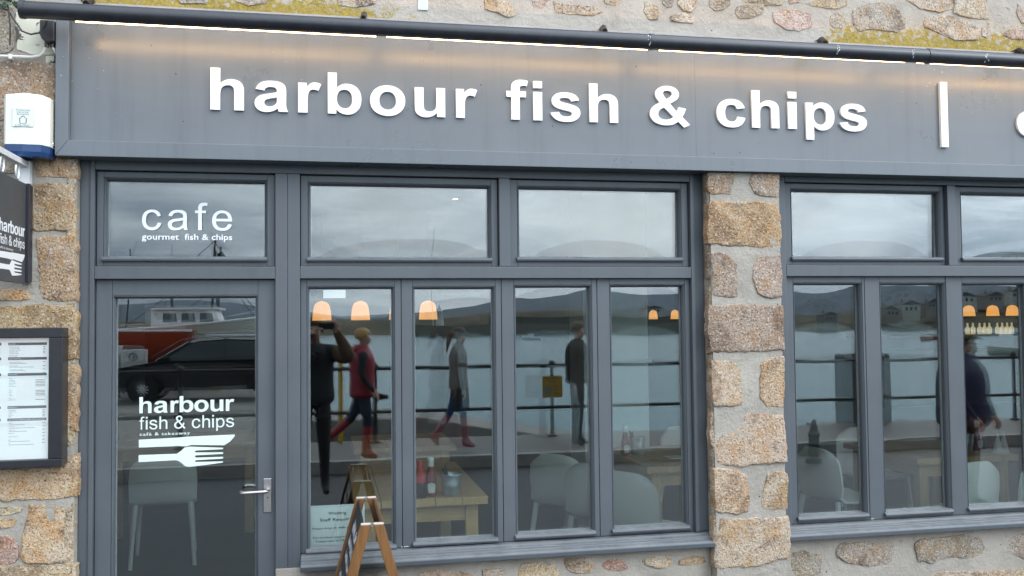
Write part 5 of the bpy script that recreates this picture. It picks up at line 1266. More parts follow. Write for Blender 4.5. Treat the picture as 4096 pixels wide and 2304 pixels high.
    m2.polygons.foreach_set('material_index', mi.astype(np.int32)); m2.polygons.foreach_set('use_smooth', [True]*n); m2.update()
    ob = bpy.data.objects.new('body', m2); put(ob, root, True)
    j, sk_ = Vector(base['jaw'])*k, Vector(base['skull'])*k
    hd_ = (Vector(base['nose'])*k - j); hd_.z = 0; hd_.normalize(); sd_ = Vector((-hd_.y, hd_.x, 0))
    for s in (-1, 1):
        p = sk_ + hd_*.072*k + sd_*s*.031*k - Vector((0, 0, .012))*k
        MB().lathe([(0, -.009), (.008, -.005), (.0095, 0), (.008, .005), (0, .009)], tuple(p), 8).build('eye', M_EYE, root, smooth=True, local=True)
        p = sk_ + sd_*s*.082*k - hd_*.012*k - Vector((0, 0, .03))*k
        MB().loft([(p.x, p.y, p.z-.026, .004, .003), (p.x, p.y, p.z-.012, .011, .007), (p.x, p.y, p.z+.012, .015, .009), (p.x, p.y, p.z+.026, .006, .004)], 10).build('ear', M_SKIN, root, smooth=True, local=True)
    p = j + hd_*.066*k - Vector((0, 0, .004)); MB().loft([(p.x, p.y, p.z-.006, .010, .016), (p.x, p.y, p.z, .014, .020), (p.x, p.y, p.z+.006, .010, .016)], 10).build('mouth', plain('lips', (.35, .13, .11), .5) if 'lips' not in bpy.data.materials else bpy.data.materials['lips'], root, smooth=True, local=True)
    for s in 'lr':                                               # soles keep the shoes on the ground
        pass
    return root, {n: Vector(base[n])*k for n in names}, k

def garment(name, rings, mat, root, n=20, wob=0.006, seed=0):
    """rings of (centre, rx, ry) stacked along the body, slightly creased"""
    rs = []
    for i, (c, rx, ry) in enumerate(rings):
        c = Vector(c)
        rs.append([(c.x + rx*math.cos(2*PI*q/n)*(1+wob*6*noise.noise(Vector((q*.9, i*.7, seed)))), c.y + ry*math.sin(2*PI*q/n)*(1+wob*6*noise.noise(Vector((q*.9, i*.7, seed+5)))), c.z + wob*noise.noise(Vector((q*.8, i, seed+9)))) for q in range(n)])
    o = MB().rings(rs).build(name, mat, root, smooth=True, local=True)
    s = o.modifiers.new('sub', 'SUBSURF'); s.levels = 1; s.render_levels = 1
    return o

def hair_cap(root, P, k, mat, extra=(), r=.094, drop=.09, name='hair', fringe=.02):
    s = P['skull']; m = MB(); rs = []; n = 20
    hd_ = (P['nose']-P['jaw']); hd_.z = 0; hd_.normalize(); a0 = math.atan2(hd_.y, hd_.x)
    for i, t in enumerate((0.0, .25, .5, .72, .88, .97)):
        row = []
        for q in range(n):
            th = 2*PI*q/n; front = max(0, math.cos(th))
            low = -drop*(1 - front*1.0) + fringe*front
            z = low + (0.102 - low)*t
            rad_ = r*math.sqrt(max(0.0, 1-(max(0, z)/.104)**2))*(1 + .06*noise.noise(Vector((q*1.3, i*1.1, r*50))))
            if z < 0: rad_ = r*(1 - .10*(z/-.09))
            row.append((s.x + k*(rad_*1.08*math.cos(th+a0) - .012*math.cos(a0)), s.y + k*(rad_*.98*math.sin(th+a0) - .012*math.sin(a0)), s.z + k*(z+.012)))
        rs.append(row)
    o = m.rings(rs).build(name, mat, root, smooth=True, local=True)
    sb = o.modifiers.new('sub', 'SUBSURF'); sb.levels = 1; sb.render_levels = 1
    return o

# the photographer, holding a phone up just behind the lens, facing the shop (+y)
P_POSE = dict(pos=dict(lelb=(.16, .335, 1.33), lwri=(.245, .045, 1.555), relb=(.16, -.335, 1.33), rwri=(.245, -.225, 1.555)), rad=dict(lelb=.088, relb=.088, lsho=.100, rsho=.100, lwri=.046, rwri=.046))
root, P, k = figure('person in a tan and black jacket raising a phone to photograph the shop', (-0.12, -5.055, -0.14), R(90), 1.84, P_POSE,
    [(('elb', 'wri'), 1), (('sho',), 2), (('pal', 'f0', 'f1', 'f2', 'f3', 'ta', 'tb', 'neck', 'jaw', 'skull', 'crown', 'nose', 'chin'), 0), (('waist', 'chest', 'collar'), 2), (('hip', 'kne', 'ank', 'toe', 'hee'), 3)], [M_SKIN, M_TAN, M_BLKCL, M_BLKCL])
hair_cap(root, P, k, M_BROWNH)
garment('jacket', [((0, 0, .86*k), .160*k, .205*k), ((0, 0, .98*k), .155*k, .198*k), ((0, 0, 1.12*k), .145*k, .182*k), ((.005, 0, 1.30*k), .158*k, .200*k), ((0, 0, 1.42*k), .125*k, .165*k), ((0, 0, 1.49*k), .075*k, .08*k)], M_BLKCL, root)
cmr = thing('camera', 'black camera hanging at the chest of the phone photographer', 'camera', (-0.14, -4.84, 1.30))
box('camera_body', M_BLACK, cmr, -.21, -.06, -4.86, -4.80, 1.25, 1.35, bevel=.008); MB().lathe([(0, .065), (.034, .065), (.036, .05), (.038, 0)], (-.135, -4.80, 1.295), 16, 'y').build('lens', M_BLACK, cmr, smooth=True)
ph = thing('phone', 'dark phone held up by the photographer facing the shop window', 'phone', (0.0, -4.735, 1.6))
box('body', M_BLACK, ph, -.072, .075, -4.735, -4.727, 1.565, 1.637, bevel=.003); MB().lathe([(0, .0012), (.006, .001), (.007, -.001)], (0, -4.727, 1.6), 12, 'y').build('lens', M_GASKET, ph)

# woman in the red gilet, striding to the right
W_POSE = dict(pos=dict(lhip=(0, .08, .90), lkne=(.06, .085, .50), lank=(.03, .085, .09), ltoe=(.19, .09, .035), lhee=(-.02, .085, .04),
                       rhip=(0, -.08, .90), rkne=(-.14, -.085, .54), rank=(-.47, -.085, .25), rtoe=(-.50, -.09, .09), rhee=(-.53, -.085, .28),
                       relb=(-.03, -.22, 1.12), rwri=(.14, -.19, .92), lelb=(-.02, .22, 1.12), lwri=(.12, .2, .92)), rad=dict(lkne=.066, rkne=.066, lank=.058, rank=.058, ltoe=.044, rtoe=.044, lhee=.046, rhee=.046))
root, P, k = figure('person in a red padded gilet and red wellington boots walking to the right', (0.43, -6.95, -0.06), 0, 1.63, W_POSE,
    [(('sho', 'elb', 'wri'), 1), (('waist', 'chest', 'collar'), 1), (('hip', 'kne'), 2), (('ank', 'toe', 'hee'), 3)], [M_SKIN, M_BLKCL, M_DENIM, M_BOOT])
hair_cap(root, P, k, M_BLOND, r=.100, drop=.075, fringe=.03)
g = [((-.005, 0, z*k), rx*k, ry*k) for z, rx, ry in ((.80, .158, .185), (.86, .170, .198), (.90, .160, .190), (.96, .168, .195), (1.02, .158, .188), (1.08, .164, .192), (1.14, .158, .188), (1.20, .168, .196), (1.26, .164, .192), (1.32, .168, .198), (1.38, .150, .180), (1.44, .115, .130), (1.49, .085, .09), (1.53, .088, .09))]
garment('gilet', g, M_GILET, root)
garment('hood', [((-.11*k, 0, 1.36*k), .04*k, .07*k), ((-.10*k, 0, 1.42*k), .075*k, .12*k), ((-.07*k, 0, 1.49*k), .07*k, .11*k), ((-.05*k, 0, 1.53*k), .03*k, .05*k)], M_GILET, root)
cm = thing('camera', 'small black camera in the hand of the person in the red gilet', 'camera', (.43+P['rpal'].x, -6.95+P['rpal'].y, P['rpal'].z-.06))
cx, cy_, cz = .43+P['rpal'].x, -6.95+P['rpal'].y, P['rpal'].z-.06
box('camera_body', M_BLACK, cm, cx-.04, cx+.08, cy_-.03, cy_+.03, cz-.10, cz-.02, bevel=.006); MB().tube([(cx+.08, cy_, cz-.06), (cx+.14, cy_, cz-.06)], .03, 12).build('lens', M_BLACK, cm, smooth=True)

# woman with the ponytail
Y_POSE = dict(pos=dict(lhip=(0, .08, .90), lkne=(.05, .085, .50), lank=(.09, .085, .09), ltoe=(.25, .09, .035), lhee=(.04, .085, .04),
                       rhip=(0, -.08, .90), rkne=(-.13, -.085, .52), rank=(-.40, -.085, .16), rtoe=(-.33, -.09, .04), rhee=(-.47, -.085, .15), relb=(-.06, -.21, 1.13), rwri=(.0, -.20, .90)), rad=dict(lank=.055, rank=.055, ltoe=.042, rtoe=.042))
root, P, k = figure('person with a ponytail in a grey knitted top over a long dark dress', (1.77, -7.72, -0.08), 0, 1.66, Y_POSE,
    [(('sho', 'elb', 'wri', 'waist', 'chest', 'collar'), 1), (('hip', 'kne'), 2), (('ank', 'toe', 'hee'), 3)], [M_SKIN, M_KNIT, M_JEAN, M_PINKB])
hair_cap(root, P, k, M_BROWNH, r=.098)
MB().tube([(P['skull'] + Vector((-.085, 0, .03)))[:], (P['skull'] + Vector((-.15, 0, .0)))[:], (P['skull'] + Vector((-.17, 0, -.10)))[:], (P['skull'] + Vector((-.20, 0, -.24)))[:]], [.03, .04, .033, .008], 10).build('ponytail', M_BROWNH, root, smooth=True, local=True)
garment('jumper', [((-.01, 0, z*k), rx*k, ry*k) for z, rx, ry in ((.84, .165, .19), (.90, .160, .186), (1.0, .150, .178), (1.1, .142, .170), (1.22, .150, .178), (1.32, .152, .185), (1.40, .125, .155), (1.47, .075, .08), (1.53, .07, .075))], M_KNIT, root)
garment('long_dress', [((.03*k, 0, .50*k), .13*k, .12*k), ((.025*k, 0, .62*k), .15*k, .145*k), ((.01*k, 0, .76*k), .155*k, .165*k), ((0, 0, .95*k), .148*k, .172*k)], M_BLKCL, root)

# man in the black padded jacket
root, P, k = figure('person in a black padded jacket standing at the edge of the third window leaf', (3.50, -7.9, -0.13), R(35), 1.76, dict(pos=dict(rwri=(.10, -.2, .92))),
    [(('sho', 'elb', 'wri', 'waist', 'chest', 'collar'), 1), (('hip', 'kne', 'ank', 'toe', 'hee'), 2)], [M_SKIN, M_BLKCL, M_DENIM])
hair_cap(root, P, k, M_BROWNH)
garment('padded_jacket', [((0, 0, z*k), rx*k, ry*k) for z, rx, ry in ((.86, .175, .205), (.93, .185, .215), (.98, .172, .20), (1.06, .185, .212), (1.12, .172, .20), (1.20, .188, .216), (1.27, .175, .204), (1.34, .182, .212), (1.42, .14, .165), (1.50, .085, .09))], M_BLKCL, root)

# man in the blue jacket and cap
root, P, k = figure('person in a navy blue jacket and tweed cap near the right edge of the photo', (6.22, -3.35, -0.265), R(62), 1.74, dict(pos=dict(lelb=(.02, .28, 1.12), relb=(.02, -.28, 1.12), lwri=(.16, .22, .93), rwri=(.16, -.22, .93)), rad=dict(chest=.165, lsho=.085, rsho=.085, lelb=.065, relb=.065)),
    [(('sho', 'elb', 'wri', 'waist', 'chest', 'collar'), 1), (('hip', 'kne', 'ank', 'toe', 'hee'), 2)], [M_SKIN, M_NAVY, M_DENIM])
hair_cap(root, P, k, M_BROWNH, r=.090, drop=.08)
s = P['skull']; hd_ = (P['nose']-P['jaw']).normalized()
MB().loft([(s.x, s.y, s.z+.035, .104, .098), (s.x, s.y, s.z+.060, .112, .106), (s.x, s.y, s.z+.088, .102, .096), (s.x, s.y, s.z+.108, .06, .056)], 18).build('cap', M_TWEED, root, smooth=True, local=True)
MB().loft([(s.x+.085, s.y, s.z+.032, .055, .075), (s.x+.088, s.y, s.z+.042, .060, .08), (s.x+.07, s.y, s.z+.055, .05, .07)], 16).build('cap_peak', M_TWEED, root, smooth=True, local=True)
garment('jacket', [((0, 0, z*k), rx*k*1.1, ry*k*1.12) for z, rx, ry in ((.78, .19, .235), (.90, .195, .24), (1.05, .185, .228), (1.2, .19, .232), (1.34, .18, .225), (1.42, .135, .17), (1.49, .085, .09), (1.53, .085, .09))], M_NAVY, root)
# ------------------------------------------------------------------ the street and the harbour across it
def setts(name, a, b, sc_):
    t = NT(name); p = t.pos()
    br = t.new('ShaderNodeTexBrick'); t.link(t.scaled(p, (sc_, sc_, sc_)), br.inputs['Vector'])
    br.inputs['Color1'].default_value = (*a, 1); br.inputs['Color2'].default_value = (*b, 1); br.inputs['Mortar'].default_value = (a[0]*.4, a[1]*.4, a[2]*.4, 1); br.inputs['Mortar Size'].default_value = .02
    n = t.noise(3, 5, .6, p)
    t.set(Base_Color=t.mix(t.ramp(n.outputs['Fac'], (.35, .0), (.7, .45)).outputs['Color'], br.outputs['Color'], tuple(x*.5 for x in a)), Roughness=0.6); t.bump(n.outputs['Fac'], .3, .01)
    return t.m
M_ROAD = plain('wet_asphalt', (0.026, 0.026, 0.027), 0.6, var=.3, scale=3, bump=.3)
M_PAVE = setts('granite_paving', (0.125, 0.11, 0.092), (0.155, 0.138, 0.115), 1.6)
M_WETP = setts('wet_slate_paving', (0.045, 0.043, 0.040), (0.06, 0.056, 0.05), 2.2)
M_CONC = plain('weathered_concrete', (0.24, 0.225, 0.20), 0.85, var=.3, scale=3, bump=.4)
M_QSTONE = plain('harbour_granite', (0.17, 0.15, 0.12), 0.9, var=.4, scale=2.5, bump=.5)
struct(box('road', M_ROAD, None, -60, 60, -7.15, -2.0, -0.6, -0.26))
struct(box('pavement', M_WETP, None, -60, 60, -1.985, 0.10, -0.6, PAVZ))
struct(box('kerb', plain('granite_kerb', (.30, .29, .27), .8, var=.2), None, -60, 60, -2.0, -1.986, -0.6, PAVZ+.001))
struct(box('kerb', plain('granite_kerb_far', (.30, .29, .27), .8, var=.2), None, -60, 60, -7.30, -7.151, -0.6, -0.105))
struct(box('promenade', M_PAVE, None, -60, 60, -9.25, -7.301, -4.2, -0.11))
struct(box('quay', M_CONC, None, -60, -1.05, -24.0, -9.251, -4.2, -0.13))
slp = struct(MB().prism([(-1.04, 0.02), (1.5, 0.02), (7.5, -1.0), (14, -3.0), (14, -4.2), (-1.04, -4.2)], -13.2, -11.2, 'y').build('slipway', M_CONC, None, bevel=.03))

def water_mat():
    t = NT('harbour_water'); p = t.pos()
    a = t.noise(.9, 5, .6, t.scaled(p, (.35, 1.3, 1)), .4); b = t.noise(4.5, 4, .6, t.scaled(p, (.4, 1.4, 1)))
    t.set(Base_Color=(.125, .265, .295), Roughness=.10); t.b.inputs['IOR'].default_value = 1.33
    bp = t.bump(t.math('ADD', a.outputs['Fac'], t.math('MULTIPLY', b.outputs['Fac'], .35)), .85, .25)
    return t.m
m = MB(); m.add([(-1500, -9.2, -2.05), (1500, -9.2, -2.05), (1500, -2200, -2.05), (-1500, -2200, -2.05)], [(0, 1, 2, 3)])
struct(m.build('water', water_mat(), None))

# hills across the bay: ridge heights in metres against x, on three ranges
def hill(name, y, depth, pts, mat, seed):
    xs_ = [p[0] for p in pts]; m = MB(); nx, ny = 120, 10; vv = []
    for j in range(ny+1):
        for i in range(nx+1):
            x = xs_[0] + (xs_[-1]-xs_[0])*i/nx
            h = np.interp(x, xs_, [p[1] for p in pts]); t = j/ny
            z = -2.4 + (h+2.4)*math.sin(min(1, t*1.5)*PI/2)*(1 if t < .67 else 1-(t-.67)*1.2) + noise.noise(Vector((x*.02, j*.8, seed)))*h*.10*(t > 0) + noise.noise(Vector((x*.09, j*1.7, seed+3)))*h*.04*(t > 0)
            vv.append((x, y - depth*t, z))
    ff = [(j*(nx+1)+i, j*(nx+1)+i+1, (j+1)*(nx+1)+i+1, (j+1)*(nx+1)+i) for j in range(ny) for i in range(nx)]
    return struct(m.add(vv, ff).build(name, mat, None, smooth=True))
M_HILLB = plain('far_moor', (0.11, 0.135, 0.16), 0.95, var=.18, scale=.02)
M_HILLG = plain('heath_hill', (0.072, 0.058, 0.024), 0.95, var=.6, scale=.05)
hill('hills', -900, 400, [(-1100, 20), (-500, 24), (-260, 28), (-150, 33), (-60, 25), (20, 12), (90, 16), (200, 30), (330, 44), (520, 38), (800, 55), (1100, 40)], M_HILLB, 1)
hill('hills', -340, 120, [(-420, 3), (-250, 5), (-150, 6), (-60, 4), (-20, 4.2), (20, 4.4), (45, 5), (70, 7), (110, 8.5), (150, 6), (190, 4.5), (240, 6), (290, 10), (340, 13), (420, 12)], M_HILLG, 2)

pier = thing('harbour_pier', 'long stone harbour pier across the water with a parapet', 'pier', (80, -300, -4))
box('pier_wall', M_QSTONE, pier, 22, 150, -304, -298, -4.5, 1.9); box('parapet', plain('dark_parapet', (.10, .10, .085), .9, var=.3, scale=1), pier, 55, 150, -305, -302.5, 1.9, 4.2)
ligh = thing('lighthouse', 'small white harbour lighthouse with lantern room on the end of the pier', 'lighthouse', (36, -301, 1.9))
MB().lathe([(1.5, 1.9), (1.35, 4.6), (1.6, 4.7), (1.6, 4.9)], (36.2, -301, 0), 16).build('tower', plain('white_masonry', (.72, .70, .64), .8), ligh, smooth=True)
MB().lathe([(1.0, 4.9), (1.0, 6.8)], (36.2, -301, 0), 8).build('lantern', plain('lantern_glass', (.30, .34, .36), .2), ligh)
for q in range(8): MB().bar((36.2+1.03*math.cos(q*PI/4), -301+1.03*math.sin(q*PI/4), 4.9), (36.2+1.03*math.cos(q*PI/4), -301+1.03*math.sin(q*PI/4), 6.8), .15, .15).build('glazing_bar', M_WHITE, ligh)
MB().lathe([(1.35, 6.8), (1.2, 7.0), (.25, 8.2), (.12, 8.7), (0, 8.75)], (36.2, -301, 0), 12).build('lantern_roof', M_WHITE, ligh, smooth=True)
mast = thing('flagpole', 'tall thin white pole beside the harbour lighthouse', 'pole', (33.8, -301, 1.9)); MB().tube([(33.8, -301, 1.9), (33.8, -301, 19.0)], [.16, .07], 8).build('pole', M_WHITE, mast)
M_SLATE = plain('slate_roof', (.07, .075, .085), .8); M_REND = plain('pale_render', (.50, .48, .44), .9); M_REND2 = plain('grey_render', (.28, .26, .24), .9)
hr = random.Random(4)
for i, (x, y, z, w, h) in enumerate(((232, -352, 4.5, 9, 4.5), (246, -356, 6.5, 11, 5.5), (262, -360, 7.5, 8, 4), (280, -366, 9, 10, 5), (300, -372, 10, 9, 4.5), (320, -380, 11.5, 12, 5), (205, -350, 3.0, 8, 4), (128, -350, 6.4, 8, 3), (345, -385, 12, 9, 4.5))):
    hx = thing('house', ['dark gabled harbour house on the shore reflected at far right', 'large dark gabled house on the hill, reflected far right', 'small pale house behind the gabled house', 'grey house up the slope over the harbour', 'pale house high on the slope', 'widest house on the ridge over the harbour', 'low house nearest the pier end', 'squat lookout hut on the hill over the pier', 'pale house at the end of the ridge row'][i], 'house', (x, y, z-3), 'houses over the harbour')
    box('wall', M_REND if i % 2 else M_REND2, hx, x-w/2, x+w/2, y-4, y+4, z-4, z+h*.6)
    MB().prism([(x-w/2-.3, z+h*.6), (x+w/2+.3, z+h*.6), (x, z+h)], y-4.3, y+4.3, 'y').build('roof', M_SLATE, hx)
    MB().box(x-w*.3, x-w*.2, y-.5, y+.3, z+h*.7, z+h*1.15).build('chimney', M_REND2, hx)
    for q in range(3): box('window', M_GASKET, hx, x-w*.32+q*w*.25, x-w*.32+q*w*.25+w*.12, y+4.0, y+4.06, z+h*.15, z+h*.42)

# promenade railing
rl = thing('harbour_railing', 'black tubular harbour railing with ball topped posts along the quay', 'railing', (2, -8.96, -0.11))
M_RAIL = plain('black_railing_paint', (.022, .020, .020), .45, var=.2)
for z in (0.98, 0.345): MB().tube([(-14, -8.96, z+.02), (12.2, -8.96, z-.03)], .030 if z > .5 else .027, 10).build('rail', M_RAIL, rl, smooth=True)
x = 3.36 - 6*2.69
while x < 12:
    ps = MB().lathe([(0.085, -.11), (.085, -.085), (.045, -.07), (.036, -.03), (.032, .32), (.05, .345), (.032, .37), (.030, .93), (.048, .95), (.056, .985), (.048, 1.03), (.022, 1.055), (0, 1.058)], (x, -8.96, 0), 14).build('post', M_RAIL, rl, smooth=True)
    x += 2.69
sg = thing('railing_notice', 'square yellow notice fixed to a railing post', 'sign', (3.35, -8.90, .64))
box('plate', plain('yellow_sign_sheet', (.42, .27, .045), .5, var=.08), sg, 3.185, 3.525, -8.905, -8.893, .48, .81, bevel=.01)
M_SINK = plain('brown_sign_ink', (.16, .10, .03), .6)
pls = list(sg.children)[0]
for z, w in ((.765, .24), (.72, .12), (.64, .07), (.585, .08), (.53, .09)):
    box('print_line', M_SINK, pls, 3.36 - (w/2 if z > .7 else -.02), 3.36 + (w/2 if z > .7 else .02+w), -8.8925, -8.8915, z, z+.022)
MB().lathe([(0, .0015), (.068, .0015), (.068, -.001)], (3.275, -8.892, .59), 20, 'y').build('round_emblem', plain('blue_green_ink', (.16, .24, .22), .6), pls)
ylw = thing('safety_post', 'yellow safety ladder post behind the person in the red gilet', 'post', (0.22, -9.1, -.1))
MB().box(.17, .235, -9.14, -9.08, -.11, 1.12).build('post', plain('yellow_paint', (.62, .38, .02), .5), ylw, bevel=.008); MB().box(.168, .237, -9.142, -9.078, 1.121, 1.16).build('cap', M_WHITE, ylw, bevel=.006)
cb = thing('service_cabinet', 'plain dark grey service cabinet standing behind the railing', 'cabinet', (8.95, -9.6, -.3))
struct(box('quay_step', M_CONC, None, 8.2, 10.2, -10.4, -9.251, -4.2, -.20))
box('cabinet', plain('grey_cabinet_paint', (.10, .105, .115), .5), cb, 8.66, 9.22, -9.85, -9.40, -.20, 1.05, bevel=.01); box('door_panel', plain('grey_cabinet_door', (.12, .125, .135), .5), cb, 8.70, 9.18, -9.399, -9.385, -.12, .98, bevel=.004)
bo = thing('bollard', 'slim dark bollard with a pointed cap on the road edge', 'bollard', (6.18, -6.36, -.26))
MB().lathe([(.13, -.27), (.13, -.20), (.095, -.17), (.085, .08), (.10, .10), (.10, .13), (.07, .16), (.065, .20), (.04, .29), (0, .32)], (6.18, -6.36, 0), 16).build('post', M_RAIL, bo, smooth=True)
for i, x in enumerate((-3.2, -0.6)):
    fp = thing('flagpole', ['leaning dark boat pole without a flag, reflected at lower left of the cafe fanlight', 'dark pole with a ragged flag, reflected below the cafe lettering'][i], 'pole', (x-3, -31, -2.2))
    xa, xb, zb = ((-7.35, -6.98, 3.78), (-3.85, -4.02, 3.80))[i]
    MB().tube([(xa, -31, -2.2), (xb, -31, zb)], [.05, .025], 8).build('pole', M_GASKET, fp)
    if i: MB().prism([(xb+.03, zb-.12), (xb+.22, zb-.10), (xb+.42, zb-.32), (xb+.50, zb-.62), (xb+.30, zb-.60), (xb+.12, zb-.42)], -31.02, -31.0, 'y').build('flag', M_DENIM, fp)

# parked car (hood to the left)
def car():
    t = thing('parked_car', 'black estate car with multi spoke alloy wheels parked on the quay behind the railing', 'car', (-2.6, -18.2, -0.13))
    MC = plain('black_car_paint', (.008, .008, .010), .12, var=.1, spec=.6); MG = plain('dark_car_glass', (.012, .02, .02), .04, var=.1, spec=.7); MR = plain('alloy', (.50, .50, .50), .35, .2); MT = plain('tyre', (.012, .012, .012), .8)
    cx, gz = -2.65, -.13
    side = [(-2.30, .30), (-2.34, .55), (-2.26, .70), (-1.9, .83), (-1.15, .95), (-.95, .97), (2.1, .99), (2.28, .90), (2.32, .55), (2.25, .30)]
    def sect(y, inset): return [(cx + x*(1-inset*.02), y, gz + (z - (inset*.05 if z > .6 else 0))) for x, z in side]
    MB().rings([sect(-.82, 2), sect(-.90, 0.4), sect(-.91, 0), sect(.91, 0), sect(.90, .4), sect(.82, 2)]).build('body', MC, t, bevel=.03, seg=3) if False else None
    ys = [-.80, -.90, -.91, .91, .90, .80]; ins = [2, .5, 0, 0, .5, 2]
    MB().rings([[(cx+x*(1-i_*.015), -18.2+y, gz+z-(i_*.035 if z > .5 else -i_*.02)) for x, z in side] for y, i_ in zip(ys, ins)]).build('body', MC, t, smooth=True)
    gh = [(-1.12, .95), (-.45, 1.36), (-.20, 1.43), (.4, 1.47), (1.3, 1.44), (1.75, 1.36), (2.12, .98)]
    MB().rings([[(cx+x, -18.2+sy*(.86 - max(0, z-.95)*.36), gz+z) for x, z in gh] for sy in (-1, 1)]).build('greenhouse', MG, t, smooth=False, bevel=.02)
    rf = [(-.50, 1.362), (-.20, 1.440), (.4, 1.480), (1.3, 1.450), (1.78, 1.365)]
    MB().rings([[(cx+x, -18.2+sy*w, gz+z-dz) for x, z in rf] for sy, w, dz in ((-1, .735, .03), (-1, .60, -.01), (1, .60, -.01), (1, .735, .03))], cap=False, close=False).build('roof', MC, t, smooth=True)
    for sy in (-1, 1):
        for a, b in (((-1.10, .96), (-.40, 1.385)), ((.32, .97), (.36, 1.47)), ((1.30, .97), (1.22, 1.44)), ((2.10, .98), (1.72, 1.37))):
            MB().bar((cx+a[0], -18.2+sy*.872, gz+a[1]), (cx+b[0], -18.2+sy*(.875-max(0, b[1]-.95)*.36), gz+b[1]), .05, .05).build('window_pillar', MC, t)
        MB().tube([(cx+x, -18.2+sy*(.885-max(0, z-.95)*.36), gz+z) for x, z in ((-1.13, .975), (-.46, 1.385), (-.2, 1.455), (.4, 1.495), (1.3, 1.465))], .012, 6).build('chrome_trim', MR, t, smooth=True)
        MB().tube([(cx-.1, -18.2+sy*.66, gz+1.53), (cx+1.3, -18.2+sy*.66, gz+1.52)], .018, 8).build('roof_rail', MR, t, smooth=True)
        MB().loft([(cx-.92, -18.2+sy*.98, gz+.98, .06, .10), (cx-.92, -18.2+sy*.99, gz+1.05, .08, .12), (cx-.90, -18.2+sy*.98, gz+1.11, .05, .08)], 12).build('wing_mirror', MC, t, smooth=True)
        for xw in (-1.38, 1.38):
            s = sy
            w = MB().lathe([(.215, -.09), (.30, -.11), (.325, -.085), (.33, 0), (.325, .085), (.30, .11), (.215, .09)], (cx+xw, -18.2+sy*.82, gz+.33), 32, 'y').build('wheel', MT, t, smooth=True)
            rm_ = MB().lathe([(.225, -.085), (.235, -.085), (.235, .085), (.225, .085), (.205, .07), (.205, -.07)], (cx+xw, -18.2+sy*.82, gz+.33), 32, 'y')
            for q in range(10):
                a = 2*PI*q/10; yo = -18.2+sy*.905
                rm_.bar((cx+xw+.03*math.cos(a), yo, gz+.33+.03*math.sin(a)), (cx+xw+.225*math.cos(a), yo-sy*.01, gz+.33+.225*math.sin(a)), .030, .02, (0, 1, 0))
            rm_.lathe([(0, -.03), (.05, -.03), (.05, .03), (0, .03)], (cx+xw, -18.2+sy*.89, gz+.33), 14, 'y').build('rim', MR, w, smooth=False)
            MB().tube([(cx+xw+.40*math.cos(a_), -18.2+sy*.905, gz+.33+.40*math.sin(a_)) for a_ in [R(v) for v in range(-10, 191, 20)]], .022, 6).build('wheel_arch', MC, t, smooth=True)
        MB().loft([(cx-2.20, -18.2+sy*.72, gz+.62, .08, .12), (cx-2.14, -18.2+sy*.72, gz+.68, .14, .15), (cx-2.05, -18.2+sy*.74, gz+.73, .12, .10)], 12).build('headlight', plain('headlight_glass', (.45, .47, .48), .1), t, smooth=True)
    return t
car()

def hull_rings(L, B, Hh, sheer, n=14, flare=.75):
    rs = []
    for i in range(n):
        u = i/(n-1); x = -L/2 + L*u
        w = B/2*math.sin(min(1, u*2.6+.001)*PI/2)**.7*(1 if u > .38 else 1) * (1 - .10*max(0, u-.6)/.4)
        w = max(w, .03); zt = Hh + sheer*(1-u)**2.2
        kz = .35*(1-u)**3*Hh
        rs.append([(x, -w, zt), (x, -w*.96, zt*.72), (x, -w*flare, Hh*.38+kz), (x, -w*.30, Hh*.08+kz), (x, 0, kz), (x, w*.30, Hh*.08+kz), (x, w*flare, Hh*.38+kz), (x, w*.96, zt*.72), (x, w, zt)])
    return rs
def boat(label, loc, rz, L, B, Hh, sheer, hm, cabin=None, trim=None, name='fishing_boat', group=None, mast_h=0, cradle=True):
    t = thing(name, label, 'boat', loc, group, rz)
    rs = hull_rings(L, B, Hh, sheer)
    MB().rings(rs, cap=True, close=True).build('hull', hm, t, smooth=True, local=True)
    for s in (0, 8): MB().tube([r[s] for r in rs], .035, 6).build('gunwale', trim or M_WHITE, t, smooth=True, local=True)
    if cabin:
        x0, x1, h = cabin; w = B*.36; z = Hh*.9
        MB().rings([[(x0, -w, z), (x1, -w, z), (x1, w, z), (x0, w, z)], [(x0+.25, -w*.9, z+h), (x1-.05, -w*.9, z+h), (x1-.05, w*.9, z+h), (x0+.25, w*.9, z+h)]]).build('wheelhouse', M_WHITE, t, local=True, bevel=.05)
        MB().box(x0+.12, x1+.10, -w, w, z+h+.002, z+h+.06).build('wheelhouse_roof', M_WHITE, t, local=True, bevel=.02)
        nw = 3
        for q in range(nw):
            a = x0+.28+(x1-x0-.4)*q/nw; b = a+(x1-x0-.4)/nw-.10
            for s in (-1, 1): MB().rings([[(a, s*(w*.96+.012), z+h*.48), (b, s*(w*.96+.012), z+h*.48), (b, s*(w*.915+.012), z+h*.86), (a+.05, s*(w*.915+.012), z+h*.86)], [(a, s*(w*.96-.02), z+h*.48), (b, s*(w*.96-.02), z+h*.48), (b, s*(w*.915-.02), z+h*.86), (a+.05, s*(w*.915-.02), z+h*.86)]]).build('window', M_CABG, t, local=True)
    if mast_h: MB().tube([(.2, 0, Hh*.6), (.3, 0, Hh+mast_h)], [.05, .03], 8).build('mast', M_GASKET, t, local=True)
    if cradle:
        for x in (-L*.22, L*.22): MB().box(x-.08, x+.08, -B*.4, B*.4, -loc[2]-.13, .10*Hh+.02).build('cradle', M_OAKX, t, local=True)
    return t
M_CABG = plain('boat_window', (.10, .13, .14), .1)
M_REDH = plain('orange_red_boat_paint', (.36, .045, .015), .35, var=.12); M_CREAMH = plain('cream_boat_paint', (.55, .52, .44), .35, var=.08); M_BLUEH = plain('pale_blue_boat_paint', (.35, .45, .5), .35)
